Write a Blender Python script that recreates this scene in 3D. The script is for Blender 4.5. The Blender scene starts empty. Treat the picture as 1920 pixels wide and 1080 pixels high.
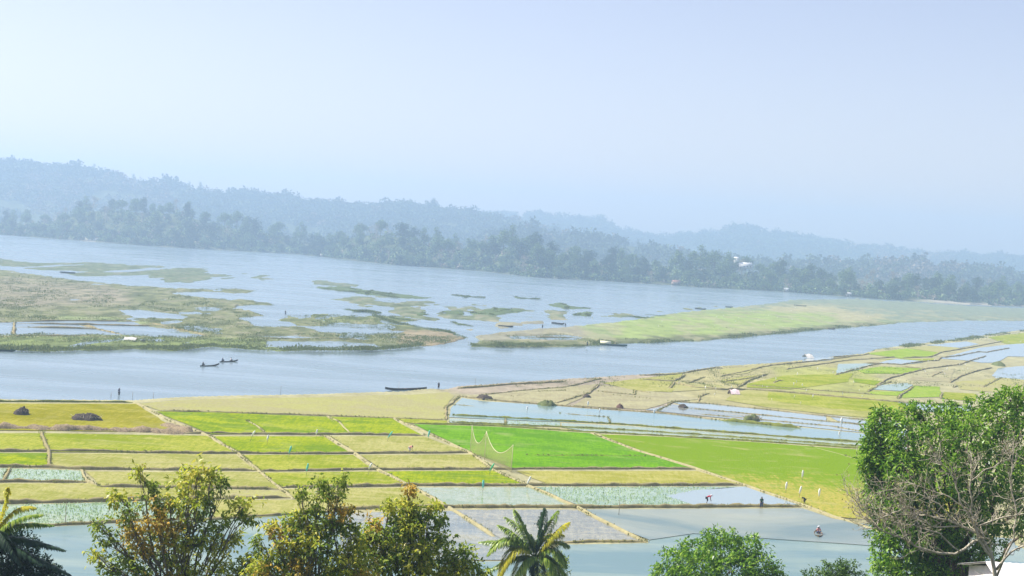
import bpy, math, random
import numpy as np
from mathutils import Vector, Matrix
R = math.radians
rng = np.random.default_rng(7)
random.seed(7)
C = bpy.context.scene.collection
SC = bpy.context.scene

# ------------------------------------------------------------------ camera
F_PX, H_CAM, HOR, ROLL = 2770.0, 33.0, 448.0, R(3.7)
PITCH = math.atan((540 - HOR) * math.cos(ROLL) / F_PX)
FWD = np.array([0, math.cos(PITCH), -math.sin(PITCH)])
U0 = np.array([0, math.sin(PITCH), math.cos(PITCH)])
R0 = np.array([1.0, 0, 0])
CR = math.cos(ROLL) * R0 + math.sin(ROLL) * U0
CU = -math.sin(ROLL) * R0 + math.cos(ROLL) * U0
cd = bpy.data.cameras.new('camera'); cam = bpy.data.objects.new('camera', cd); C.objects.link(cam)
cd.sensor_width = 36; cd.lens = F_PX / 1920 * 36; cd.clip_start = 0.5; cd.clip_end = 30000
m = Matrix.Identity(4)
for i in range(3):
    m[i][0] = CR[i]; m[i][1] = CU[i]; m[i][2] = -FWD[i]
m[2][3] = H_CAM
cam.matrix_world = m
SC.camera = cam

# ------------------------------------------------------------------ light
SUN_EL, SUN_AZ = R(50), R(-74)          # azimuth from +Y (view direction), negative = left
w = bpy.data.worlds.new('World'); SC.world = w; w.use_nodes = True
nt = w.node_tree; sky = nt.nodes.new('ShaderNodeTexSky'); sky.sky_type = 'NISHITA'; sky.sun_disc = False
sky.sun_elevation = SUN_EL; sky.sun_rotation = SUN_AZ
sky.air_density = 1.0; sky.dust_density = 1.0; sky.ozone_density = 5.0; sky.altitude = 0
tint = nt.nodes.new('ShaderNodeMix'); tint.data_type = 'RGBA'; tint.blend_type = 'MULTIPLY'; tint.inputs[0].default_value = 1.0
tint.inputs[7].default_value = (1.56, 1.08, 0.94, 1)     # dry season air is a little more lavender than the model sky
nt.links.new(sky.outputs[0], tint.inputs[6]); nt.links.new(tint.outputs[2], nt.nodes['Background'].inputs[0]); nt.nodes['Background'].inputs[1].default_value = 0.091
sl = bpy.data.lights.new('sun', 'SUN'); sl.energy = 4.4; sl.angle = R(0.6); sl.color = (1, 0.965, 0.91)
so = bpy.data.objects.new('sun', sl); C.objects.link(so)
sd = Vector((math.sin(SUN_AZ) * math.cos(SUN_EL), math.cos(SUN_AZ) * math.cos(SUN_EL), math.sin(SUN_EL)))
so.rotation_euler = sd.to_track_quat('Z', 'Y').to_euler(); so.location = (0, 0, 200)
SC.view_settings.view_transform = 'Standard'; SC.view_settings.look = 'None'
SC.view_settings.exposure = 0.86; SC.view_settings.gamma = 1
SC.render.engine = 'CYCLES'
cy = SC.cycles; cy.max_bounces = 6; cy.diffuse_bounces = 3; cy.glossy_bounces = 3; cy.volume_bounces = 1
cy.transparent_max_bounces = 8; cy.use_denoising = True

HAZE_DENS = 0.00040
HAZE_COL = (0.56, 0.775, 1.0)

# ------------------------------------------------------------------ helpers
def U(px, py, z=0.0):
    """photo pixel -> point on the horizontal plane at height z"""
    d = FWD * F_PX + CR * (px - 960) + CU * (540 - py)
    t = (z - H_CAM) / d[2]
    return np.array([d[0] * t, d[1] * t, z])
def P(px, py, Y):
    """photo pixel -> point at distance Y along +Y"""
    d = FWD * F_PX + CR * (px - 960) + CU * (540 - py)
    t = Y / d[1]
    return np.array([d[0] * t, Y, H_CAM + d[2] * t])
def proj(X, Y, Z):
    dx, dy, dz = X, Y, Z - H_CAM
    f = dx * FWD[0] + dy * FWD[1] + dz * FWD[2]
    return 960 + F_PX * (dx * CR[0] + dy * CR[1] + dz * CR[2]) / f, 540 - F_PX * (dx * CU[0] + dy * CU[1] + dz * CU[2]) / f

def _hash(ix, iy, s):
    h = (ix.astype(np.int64) * 374761393 + iy.astype(np.int64) * 668265263 + s * 1442695041) & 0x7fffffff
    h = ((h ^ (h >> 13)) * 1274126177) & 0x7fffffff
    return ((h ^ (h >> 16)) & 0xffff) / 65535.0
def vn(x, y, s=0):
    ix, iy = np.floor(x), np.floor(y); fx, fy = x - ix, y - iy
    fx = fx * fx * (3 - 2 * fx); fy = fy * fy * (3 - 2 * fy)
    a, b, c, d = _hash(ix, iy, s), _hash(ix + 1, iy, s), _hash(ix, iy + 1, s), _hash(ix + 1, iy + 1, s)
    return (a * (1 - fx) + b * fx) * (1 - fy) + (c * (1 - fx) + d * fx) * fy
def fbm(x, y, o=4, s=0):
    x = np.asarray(x, float); y = np.asarray(y, float)
    v = 0; a = 0.5; t = 0
    for k in range(o):
        v = v + a * vn(x * 2 ** k + 17.3 * k, y * 2 ** k - 9.1 * k, s + k); t += a; a *= 0.5
    return v / t * 2 - 1
def sstep(x, a, b):
    t = np.clip((x - a) / (b - a), 0, 1); return t * t * (3 - 2 * t)
YS = 3.0
def sdist(px, py, poly, margin=24):
    """signed distance (px, y stretched), positive inside"""
    poly = np.array(poly, float); out = np.full(px.shape, -float(margin))
    lo, hi = poly.min(0), poly.max(0)
    k = (px > lo[0] - margin) & (px < hi[0] + margin) & (py > lo[1] - margin / YS) & (py < hi[1] + margin / YS)
    x, y = px[k], py[k] * YS
    q = poly.copy(); q[:, 1] *= YS
    d2 = np.full(x.shape, 1e9); ins = np.zeros(x.shape, bool)
    n = len(q)
    for i in range(n):
        a, b = q[i], q[(i + 1) % n]; e = b - a
        l = e @ e + 1e-9
        t = np.clip(((x - a[0]) * e[0] + (y - a[1]) * e[1]) / l, 0, 1)
        d2 = np.minimum(d2, (x - a[0] - t * e[0]) ** 2 + (y - a[1] - t * e[1]) ** 2)
        c = (a[1] > y) != (b[1] > y)
        with np.errstate(divide='ignore', invalid='ignore'):
            ins ^= c & (x < (b[0] - a[0]) * (y - a[1]) / (b[1] - a[1] + 1e-12) + a[0])
    d = np.sqrt(d2); out[k] = np.where(ins, d, -np.minimum(d, margin))
    return out

def alb(r, g, b, k=0.55):
    f = lambda c: ((c / 255 + 0.055) / 1.055) ** 2.4 if c > 10 else c / 255 / 12.92
    return (f(r) * k, f(g) * k, f(b) * k)

def fa(r, g, b):
    """crop colour: as alb but a little more saturated, the way the sunlit crops look"""
    c = alb(r, g, b, 0.58); l = 0.2126 * c[0] + 0.7152 * c[1] + 0.0722 * c[2]
    return tuple(max(0.002, l + (v - l) * 1.14) for v in c)

def mesh_np(name, V, F, mats=(), midx=None, smooth=False):
    V = np.asarray(V, np.float32).reshape(-1, 3); me = bpy.data.meshes.new(name)
    if isinstance(F, np.ndarray):
        n, k = F.shape
        loops = F.reshape(-1).astype(np.int32); starts = np.arange(n, dtype=np.int32) * k
    else:
        n = len(F); ln = np.array([len(f) for f in F]); loops = np.fromiter((i for f in F for i in f), np.int32)
        starts = np.concatenate([[0], np.cumsum(ln)[:-1]]).astype(np.int32)
    me.vertices.add(len(V)); me.vertices.foreach_set('co', V.ravel())
    me.loops.add(len(loops)); me.loops.foreach_set('vertex_index', loops)
    me.polygons.add(n); me.polygons.foreach_set('loop_start', starts)
    for mt in mats: me.materials.append(mt)
    if midx is not None: me.polygons.foreach_set('material_index', np.asarray(midx, np.int32))
    if smooth: me.polygons.foreach_set('use_smooth', np.ones(n, bool))
    me.update(calc_edges=True); me.validate()
    return me
def ob(name, me, parent=None):
    o = bpy.data.objects.new(name, me); C.objects.link(o)
    if parent is not None: o.parent = parent
    return o
def tag(o, label, cat, group=None, kind=None):
    o['label'] = label; o['category'] = cat
    if group: o['group'] = group
    if kind: o['kind'] = kind
    return o
def empty(name, loc=(0, 0, 0), rz=0):
    o = bpy.data.objects.new(name, None); C.objects.link(o); o.location = [float(v) for v in loc]; o.rotation_euler = (0, 0, rz)
    o.empty_display_size = 0.2
    return o
def copy_tree(o, parent=None):
    c = o.copy(); C.objects.link(c)
    if parent is not None: c.parent = parent
    for ch in list(o.children): copy_tree(ch, c)
    return c

def unit(v): return v / (np.linalg.norm(v, axis=-1, keepdims=True) + 1e-9)
def leaf_quads(pos, d, length, width, fold=0.25):
    """kite shaped leaves: base, side, tip, side; every leaf its own island"""
    n = len(pos); r = unit(rng.normal(size=(n, 3)) + np.array([0, 0, 1.2]))
    s = unit(np.cross(d, r)); u = np.cross(s, d)
    L = np.broadcast_to(length, (n,))[:, None]; W = np.broadcast_to(width, (n,))[:, None]
    midp = pos + d * L * 0.45
    V = np.stack([pos, midp + s * W / 2 + u * W * fold, pos + d * L - u * L * 0.12, midp - s * W / 2 + u * W * fold], 1).reshape(-1, 3)
    return V, np.arange(4 * n).reshape(n, 4)
class MB:
    """collects shapes into one mesh"""
    def __init__(s): s.V = []; s.F = []; s.M = []; s.n = 0
    def add(s, V, F, mi=0):
        V = np.asarray(V, float).reshape(-1, 3); s.V.append(V)
        for f in F: s.F.append(tuple(int(i) + s.n for i in f)); s.M.append(mi)
        s.n += len(V); return s
    def box(s, c, size, rz=0, mi=0, taper=1.0):
        hx, hy, hz = [v / 2 for v in size]; v = []
        for z in (-hz, hz):
            t = taper if z > 0 else 1
            for x, y in ((-hx, -hy), (hx, -hy), (hx, hy), (-hx, hy)):
                x2, y2 = x * t, y * t
                v.append((c[0] + x2 * math.cos(rz) - y2 * math.sin(rz), c[1] + x2 * math.sin(rz) + y2 * math.cos(rz), c[2] + z))
        return s.add(v, [(3, 2, 1, 0), (4, 5, 6, 7), (0, 1, 5, 4), (1, 2, 6, 5), (2, 3, 7, 6), (3, 0, 4, 7)], mi)
    def tube(s, pts, rad, sides=6, mi=0, cap=True):
        pts = np.asarray(pts, float); n = len(pts)
        rad = np.broadcast_to(np.asarray(rad, float), (n,))
        V = []; 
        for i in range(n):
            t = pts[min(i + 1, n - 1)] - pts[max(i - 1, 0)]; t = t / (np.linalg.norm(t) + 1e-9)
            a = np.cross(t, (0.0, 0, 1)) if abs(t[2]) < 0.95 else np.cross(t, (1.0, 0, 0))
            a /= np.linalg.norm(a) + 1e-9; b = np.cross(t, a)
            for k in range(sides):
                an = 2 * math.pi * k / sides
                V.append(pts[i] + rad[i] * (math.cos(an) * a + math.sin(an) * b))
        F = []
        for i in range(n - 1):
            for k in range(sides):
                k2 = (k + 1) % sides
                F.append((i * sides + k, i * sides + k2, (i + 1) * sides + k2, (i + 1) * sides + k))
        if cap:
            F.append(tuple(range(sides))[::-1]); F.append(tuple((n - 1) * sides + k for k in range(sides)))
        return s.add(V, F, mi)
    def build(s, name, mats, parent=None, smooth=False):
        if not isinstance(mats, (list, tuple)): mats = [mats]
        me = mesh_np(name, np.concatenate(s.V), s.F, mats, s.M, smooth)
        return ob(name, me, parent)

# ------------------------------------------------------------------ materials
def newmat(name):
    mt = bpy.data.materials.new(name); mt.use_nodes = True
    return mt, mt.node_tree, mt.node_tree.nodes['Principled BSDF']
def N(nt, t, **k):
    n = nt.nodes.new(t)
    for a, b in k.items(): setattr(n, a, b)
    return n
def rgba(c): return (c[0], c[1], c[2], 1)
def ramp(nt, fac, stops):
    r = N(nt, 'ShaderNodeValToRGB'); e = r.color_ramp.elements
    while len(e) < len(stops): e.new(0.5)
    for i, (p, c) in enumerate(stops): e[i].position = p; e[i].color = rgba(c)
    nt.links.new(fac, r.inputs[0]); return r.outputs[0]
def noise(nt, scale, detail=4, rough=0.55, vec=None, dist=0):
    n = N(nt, 'ShaderNodeTexNoise'); n.inputs['Scale'].default_value = scale; n.inputs['Detail'].default_value = detail
    n.inputs['Roughness'].default_value = rough; n.inputs['Distortion'].default_value = dist
    if vec is not None: nt.links.new(vec, n.inputs['Vector'])
    return n.outputs['Fac']
def coords(nt, scale=(1, 1, 1), rot=0, gen=False):
    tc = N(nt, 'ShaderNodeTexCoord'); mp = N(nt, 'ShaderNodeMapping')
    mp.inputs['Scale'].default_value = scale; mp.inputs['Rotation'].default_value = (0, 0, rot)
    nt.links.new(tc.outputs['Generated' if gen else 'Object'], mp.inputs[0]); return mp.outputs[0]
def math_n(nt, op, a, b, clamp=False):
    n = N(nt, 'ShaderNodeMath', operation=op, use_clamp=clamp)
    for i, v in enumerate((a, b)):
        if isinstance(v, (int, float)): n.inputs[i].default_value = v
        else: nt.links.new(v, n.inputs[i])
    return n.outputs[0]
def simple(name, col, rough=0.8, var=0.25, scale=3.0, spec=0.25, metal=0):
    mt, nt, b = newmat(name)
    f = noise(nt, scale, 5, vec=coords(nt))
    c = ramp(nt, f, [(0.3, [v * (1 - var) for v in col]), (0.7, [min(1, v * (1 + var)) for v in col])])
    nt.links.new(c, b.inputs['Base Color']); b.inputs['Roughness'].default_value = rough
    b.inputs['Specular IOR Level'].default_value = spec; b.inputs['Metallic'].default_value = metal
    return mt
_fc = {}; CROPC = {}
def field_mat(c1, c2, c3=None, grad=0.0, mid=0.5, flood=0.0):
    """crop: c1 to c2 by large patches, c3 fine stubble specks; grad shifts toward c2 along the field's depth"""
    key = (c1, c2, c3, grad, mid, flood)
    c1_, c2_ = tuple(v * 0.85 for v in c1), tuple(v * 1.08 for v in c2)
    if key in _fc: return _fc[key]
    mt, nt, b = newmat('crop')
    v = coords(nt, (0.6, 1, 1)); big = noise(nt, 0.11, 5, 0.62, v, 0.6)
    streak = noise(nt, 0.5, 4, 0.6, coords(nt, (0.25, 1.2, 1), R(3)))
    fine = noise(nt, 2.6, 3, 0.7, coords(nt, (1, 0.8, 1)))
    f = math_n(nt, 'ADD', math_n(nt, 'MULTIPLY', big, 0.75), math_n(nt, 'MULTIPLY', streak, 0.25))
    if grad:
        tc = N(nt, 'ShaderNodeTexCoord'); sx = N(nt, 'ShaderNodeSeparateXYZ'); nt.links.new(tc.outputs['Generated'], sx.inputs[0])
        g = math_n(nt, 'MULTIPLY', math_n(nt, 'SUBTRACT', 0.55, sx.outputs[1]), grad)
        f = math_n(nt, 'ADD', f, g)
    med = noise(nt, 0.8, 4, 0.7, coords(nt, (0.5, 1.3, 1)))
    f = math_n(nt, 'ADD', f, math_n(nt, 'MULTIPLY', math_n(nt, 'SUBTRACT', med, 0.5), 0.55))
    sown = noise(nt, 1.0, 3, 0.65, coords(nt, (2.6, 0.22, 1), R(-4)))
    f = math_n(nt, 'ADD', f, math_n(nt, 'MULTIPLY', math_n(nt, 'SUBTRACT', sown, 0.5), 0.45))
    col = ramp(nt, f, [(mid - 0.09, c1_), (mid + 0.09, c2_)])
    c3 = c3 or tuple(x * 0.6 for x in c1)
    mx = N(nt, 'ShaderNodeMix', data_type='RGBA')
    nt.links.new(ramp(nt, fine, [(0.38, (0, 0, 0)), (0.72, (0.85, 0.85, 0.85))]), mx.inputs[0])
    nt.links.new(col, mx.inputs[6]); mx.inputs[7].default_value = rgba(c3)
    thin = noise(nt, 0.2, 5, 0.68, coords(nt, (0.55, 1, 1), R(-8)), 0.8); mt2 = N(nt, 'ShaderNodeMix', data_type='RGBA')
    nt.links.new(ramp(nt, thin, [(0.54, (0, 0, 0)), (0.70, (0.5, 0.5, 0.5))]), mt2.inputs[0]); nt.links.new(mx.outputs[2], mt2.inputs[6])
    mt2.inputs[7].default_value = rgba(tuple(0.45 * v + 0.55 * e for v, e in zip(c2, alb(214, 204, 160, 0.58)))); mx = mt2
    nt.links.new(mx.outputs[2], b.inputs['Base Color'])
    b.inputs['Roughness'].default_value = 0.95; b.inputs['Specular IOR Level'].default_value = 0.0
    bp = N(nt, 'ShaderNodeBump'); bp.inputs['Strength'].default_value = 0.6; bp.inputs['Distance'].default_value = 0.25
    nt.links.new(fine, bp.inputs['Height']); nt.links.new(bp.outputs[0], b.inputs['Normal'])
    if flood:
        # shallow water between the seedlings: patches of mirror-like wet surface
        b.inputs['Specular IOR Level'].default_value = 0.5
        wet = ramp(nt, math_n(nt, 'ADD', math_n(nt, 'MULTIPLY', fine, 0.5), math_n(nt, 'MULTIPLY', big, 0.5)), [(0.40 + 0.2 * (1 - flood), (0.06, 0.06, 0.06)), (0.52 + 0.2 * (1 - flood), (0.85, 0.85, 0.85))])
        nt.links.new(wet, b.inputs['Roughness']); bp.inputs['Strength'].default_value = 0.05
    _fc[key] = mt; CROPC[mt.name] = (c1, c2)
    return mt
def water_mat(name, col, rough=0.06, bump=0.05, wscale=0.6, patch=None, rk=2.4):
    mt, nt, b = newmat(name)
    v = coords(nt, (1, 2.2, 1))
    if patch:
        f = noise(nt, 0.06, 5, 0.6, coords(nt, (0.5, 1, 1)), 1.0)
        c = ramp(nt, f, [(0.4, col), (0.62, patch)]); nt.links.new(c, b.inputs['Base Color'])
        r = ramp(nt, noise(nt, 0.035, 4, 0.6, coords(nt, (0.35, 1.3, 1)), 0.6), [(0.4, (rough,) * 3), (0.65, (rough * rk,) * 3)])
        nt.links.new(r, b.inputs['Roughness'])
    else:
        b.inputs['Base Color'].default_value = rgba(col); b.inputs['Roughness'].default_value = rough
    b.inputs['IOR'].default_value = 1.33; b.inputs['Specular IOR Level'].default_value = 0.5
    bp = N(nt, 'ShaderNodeBump'); bp.inputs['Strength'].default_value = bump; bp.inputs['Distance'].default_value = 0.2
    nt.links.new(noise(nt, wscale, 4, 0.6, v), bp.inputs['Height']); nt.links.new(bp.outputs[0], b.inputs['Normal'])
    return mt
def leaf_mat(name, cols, transl=0.3, rough=0.5):
    mt, nt, b = newmat(name)
    g = N(nt, 'ShaderNodeNewGeometry')
    f = math_n(nt, 'ADD', math_n(nt, 'MULTIPLY', g.outputs['Random Per Island'], 0.6),
               math_n(nt, 'MULTIPLY', noise(nt, 0.9, 3, 0.6, coords(nt)), 0.5), True)
    st = [(0.12 + 0.8 * i / (len(cols) - 1), c) for i, c in enumerate(cols)]
    c = ramp(nt, f, st)
    nt.links.new(c, b.inputs['Base Color']); b.inputs['Roughness'].default_value = rough; b.inputs['Specular IOR Level'].default_value = 0.35
    tr = N(nt, 'ShaderNodeBsdfTranslucent'); nt.links.new(c, tr.inputs[0])
    mx = N(nt, 'ShaderNodeMixShader'); mx.inputs[0].default_value = transl
    nt.links.new(b.outputs[0], mx.inputs[1]); nt.links.new(tr.outputs[0], mx.inputs[2])
    nt.links.new(mx.outputs[0], nt.nodes['Material Output'].inputs[0])
    return mt

M = {}
M['bark'] = simple('bark', (0.16, 0.12, 0.085), 0.9, 0.4, 6)
M['pale_bark'] = simple('pale_bark', (0.47, 0.42, 0.31), 0.9, 0.35, 8)
M['grey_bark'] = simple('grey_bark', (0.24, 0.20, 0.16), 0.9, 0.35, 8)
M['wood_dark'] = simple('dark_wood', (0.045, 0.035, 0.028), 0.6, 0.4, 5)
M['wood'] = simple('wood', (0.25, 0.18, 0.11), 0.8, 0.3, 5)
M['bamboo'] = simple('bamboo', (0.62, 0.58, 0.36), 0.6, 0.2, 5)
M['stick'] = simple('stick', (0.30, 0.24, 0.15), 0.8, 0.3, 5)
M['white'] = simple('white_plastic', (0.85, 0.85, 0.80), 0.5, 0.06, 4)
M['dull_white'] = simple('faded_tarp', (0.58, 0.56, 0.50), 0.8, 0.15, 3)
M['teal'] = simple('teal_plastic', (0.15, 0.62, 0.52), 0.5, 0.1, 4)
M['green_bag'] = simple('green_plastic', (0.10, 0.55, 0.22), 0.5, 0.1, 4)
M['cream'] = simple('cream_tarp', (0.80, 0.76, 0.50), 0.7, 0.1, 3)
M['pinkish'] = simple('pinkish_tarp', (0.75, 0.58, 0.56), 0.7, 0.12, 3)
M['blue_hull'] = simple('green_paint', (0.03, 0.10, 0.09), 0.5, 0.3, 3)
M['skin'] = simple('skin', (0.22, 0.12, 0.07), 0.6, 0.08, 5)
M['hair'] = simple('hair', (0.012, 0.010, 0.010), 0.5, 0.2, 20)
M['red_cloth'] = simple('red_cloth', (0.45, 0.03, 0.06), 0.9, 0.15, 6)
M['blue_cloth'] = simple('blue_cloth', (0.03, 0.06, 0.14), 0.9, 0.15, 6)
M['green_cloth'] = simple('green_cloth', (0.02, 0.09, 0.05), 0.9, 0.15, 6)
M['white_cloth'] = simple('white_cloth', (0.75, 0.70, 0.66), 0.9, 0.1, 6)
M['dark_cloth'] = simple('dark_cloth', (0.03, 0.03, 0.035), 0.9, 0.15, 6)
M['pink_cloth'] = simple('pink_cloth', (0.72, 0.32, 0.30), 0.9, 0.1, 6)
M['wall'] = simple('plaster', (0.70, 0.66, 0.60), 0.9, 0.1, 1.5)
M['mudwall'] = simple('mud_wall', (0.36, 0.26, 0.20), 0.9, 0.2, 1.5)
M['roof_white'] = simple('painted_roof', (0.82, 0.79, 0.74), 0.5, 0.07, 0.8)
M['roof_rust'] = simple('rusty_roof', (0.30, 0.14, 0.09), 0.8, 0.35, 1.2)
M['glass'] = simple('window_glass', (0.04, 0.05, 0.06), 0.15, 0.2, 1, 0.5)
M['earth'] = simple('bund_earth', alb(186, 174, 122), 0.95, 0.22, 1.2, 0.1)
M['earth_green'] = simple('grassy_bund', alb(160, 165, 70), 0.95, 0.35, 1.5, 0.1)
M['path'] = simple('path_earth', alb(204, 194, 142), 0.95, 0.16, 1.4, 0.1)
M['mud_bund'] = simple('mud_bund', alb(186, 172, 124), 0.95, 0.4, 1.5, 0.1)
M['debris'] = simple('straw_debris', alb(176, 156, 122), 0.95, 0.5, 3.5, 0.1)

# ------------------------------------------------------------------ ground map (photo outlines of the land, unprojected on to the plain)
NEAR_BANK = [(-700, 750), (0, 752), (120, 753), (250, 754), (330, 748), (450, 744), (600, 742), (690, 738), (760, 736), (800, 731), (838, 732), (860, 727), (960, 719), (1050, 713), (1120, 709), (1200, 704), (1280, 699), (1350, 688), (1430, 683), (1500, 677), (1560, 670), (1620, 664), (1640, 656), (1700, 648), (1760, 641), (1820, 633), (1880, 624), (1920, 618), (2100, 604), (2600, 596)]
L_NEAR = NEAR_BANK + [(2900, 2600), (-1200, 2600)]
L_MARSH = [(-700, 470), (-200, 490), (0, 505), (60, 513), (140, 523), (230, 533), (330, 541), (440, 539), (492, 546), (465, 551), (380, 548), (322, 550), (380, 556), (480, 562), (510, 569), (530, 575), (448, 574), (440, 578), (492, 588), (505, 593), (452, 596), (468, 604), (520, 603), (534, 589), (640, 588), (700, 591), (750, 590), (792, 602), (742, 605), (716, 602), (740, 608), (800, 616), (846, 626), (872, 635), (842, 646), (790, 651), (740, 657), (600, 660), (500, 659), (400, 652), (330, 659), (250, 655), (100, 661), (0, 658), (-300, 660), (-700, 655)]
L_SPIT = [(880, 651), (902, 641), (888, 631), (960, 622), (1040, 615), (1110, 610), (1180, 601), (1260, 588), (1350, 579), (1420, 572), (1500, 562), (1600, 560), (1720, 567), (1830, 574), (1920, 578), (2300, 590), (2300, 603), (2000, 601), (1920, 602), (1800, 602), (1700, 605), (1640, 611), (1560, 617), (1480, 625), (1400, 632), (1320, 639), (1220, 643), (1150, 645), (1100, 650), (1000, 652)]
ISL = [[(640, 537), (700, 545), (820, 559), (760, 561), (690, 553), (620, 545), (585, 539)], [(840, 552), (880, 555), (917, 559), (870, 558)], [(825, 585), (842, 581), (868, 583), (868, 591), (838, 591)], [(870, 587), (900, 585), (930, 578), (965, 579), (985, 584), (960, 588), (920, 592), (890, 591)], [(1022, 571), (1050, 568), (1080, 575), (1118, 579), (1060, 580)], [(1072, 591), (1100, 584), (1114, 586), (1105, 593)], [(640, 578), (700, 583), (722, 589), (660, 584)], [(1175, 592), (1226, 597), (1215, 599)], [(1205, 588), (1250, 592), (1240, 593)], [(780, 588), (795, 585), (803, 590), (785, 593)], [(843, 603), (872, 607), (890, 612), (860, 609)], [(730, 595), (760, 598), (770, 601), (735, 599)], [(960, 556), (1010, 560), (1015, 562), (970, 560)]]
WEEDS = [[(-700, 470), (-100, 478), (60, 487), (200, 492), (350, 500), (470, 508), (545, 520), (470, 530), (330, 534), (180, 524), (0, 499)], [(560, 522), (640, 527), (720, 540), (640, 540), (580, 534)]]
PONDS = [[(28, 604), (130, 602), (250, 604), (270, 611), (390, 630), (340, 633), (230, 628), (26, 627)], [(-300, 604), (24, 604), (22, 628), (-300, 628)], [(222, 581), (270, 582), (350, 593), (345, 598), (250, 594)], [(480, 631), (560, 631), (622, 635), (560, 636)], [(500, 640), (640, 640), (700, 645), (712, 654), (620, 654), (500, 650)], [(560, 611), (690, 617), (760, 622), (700, 627), (600, 622)], [(460, 595), (545, 604), (560, 613), (480, 612)], [(955, 632), (1060, 628), (1095, 633), (1080, 638), (965, 637)]]
FAR_SHORE = [(-900, 395), (-200, 428), (0, 440), (160, 452), (290, 462), (400, 468), (560, 477), (640, 486), (740, 497), (900, 508), (1000, 520), (1130, 527), (1200, 531), (1300, 538), (1450, 546), (1560, 554), (1640, 560), (1720, 566), (1800, 571), (1920, 575), (2300, 588), (2900, 600)]
_fs = np.array([U(*q) for q in FAR_SHORE]); _fo = np.argsort(_fs[:, 0]); _fs = _fs[_fo]
def shoreY(X): return np.interp(X, _fs[:, 0], _fs[:, 1])
# ridge lines: photo skyline, distance, half depth, tree cover height
RIDGES = [
 ([(-700, 290), (0, 312), (100, 318), (200, 332), (260, 347), (400, 362), (520, 376), (600, 388), (700, 396), (760, 390), (830, 402), (900, 408), (960, 424), (1050, 445), (1150, 462), (1230, 480), (1320, 505), (1500, 540), (2600, 620)], 3000, 620),
 ([(-700, 330), (600, 410), (880, 408), (1000, 407), (1060, 413), (1130, 420), (1200, 440), (1250, 449), (1300, 441), (1350, 439), (1400, 431), (1440, 440), (1500, 452), (1560, 459), (1620, 469), (1700, 476), (1800, 483), (1920, 491), (2300, 515), (2700, 530)], 4200, 800),
 ([(-700, 380), (0, 420), (700, 470), (850, 475), (930, 447), (1000, 437), (1100, 450), (1200, 464), (1260, 480), (1400, 497), (1600, 505), (1700, 500), (1920, 520), (2600, 570)], 2350, 330),
]
BANKTOP = [(-700, 400), (-200, 410), (0, 422), (60, 424), (110, 420), (150, 396), (220, 398), (330, 402), (420, 425), (520, 440), (570, 455), (610, 462), (640, 450), (700, 440), (760, 446), (850, 475), (900, 466), (960, 466), (1050, 490), (1200, 506), (1300, 504), (1400, 516), (1500, 530), (1600, 540), (1700, 540), (1800, 550), (1920, 560), (2600, 600)]
_rd = []
for pts, D, W in RIDGES:
    q = np.array([P(a, b, D) for a, b in pts]); _rd.append((q[:, 0] / D, q[:, 2], D, W))
_bt = np.array([P(a, b, shoreY(P(a, b, 1500)[0]) + 110) for a, b in BANKTOP]); _btx = _bt[:, 0] / _bt[:, 1]; _btz = _bt[:, 2]

def far_height(X, Y):
    az = X / Y; dS = Y - shoreY(X)
    h = np.minimum(dS * 0.12, 1.5)
    top = np.interp(az, _btx, _btz)
    b = np.maximum(top, 3) * sstep(dS, -5, 110) * (1 - 0.75 * sstep(dS, 120, 420))
    h = np.maximum(h, b + 1.2 * fbm(X / 40, Y / 40, 3, 5) * sstep(dS, 5, 60))
    for a, z, D, W in _rd:
        t = (Y - D) / W
        prof = np.where(t < 0, np.maximum(0, 1 + t) ** 1.15, np.maximum(0, 1 - t))
        zz = np.interp(az, a, z)
        wob = 1 + 0.28 * fbm(X / 180, Y / 150, 3, int(D)) * sstep(np.abs(t), 0.05, 0.5)
        h = np.maximum(h, zz * prof * wob)
    return np.where(dS > 0, h, np.maximum(dS * 0.1, -1))
def hill_near(Y): return 30.5 * np.maximum(0, 1 - Y / 125.0) ** 1.3
def ground_z(x, y):
    """height of the solid land at one point of the near plain or of the viewpoint's hillside"""
    return 0.5 + float(hill_near(np.array([y]))[0]) if y < 125 else 0.5

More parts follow.
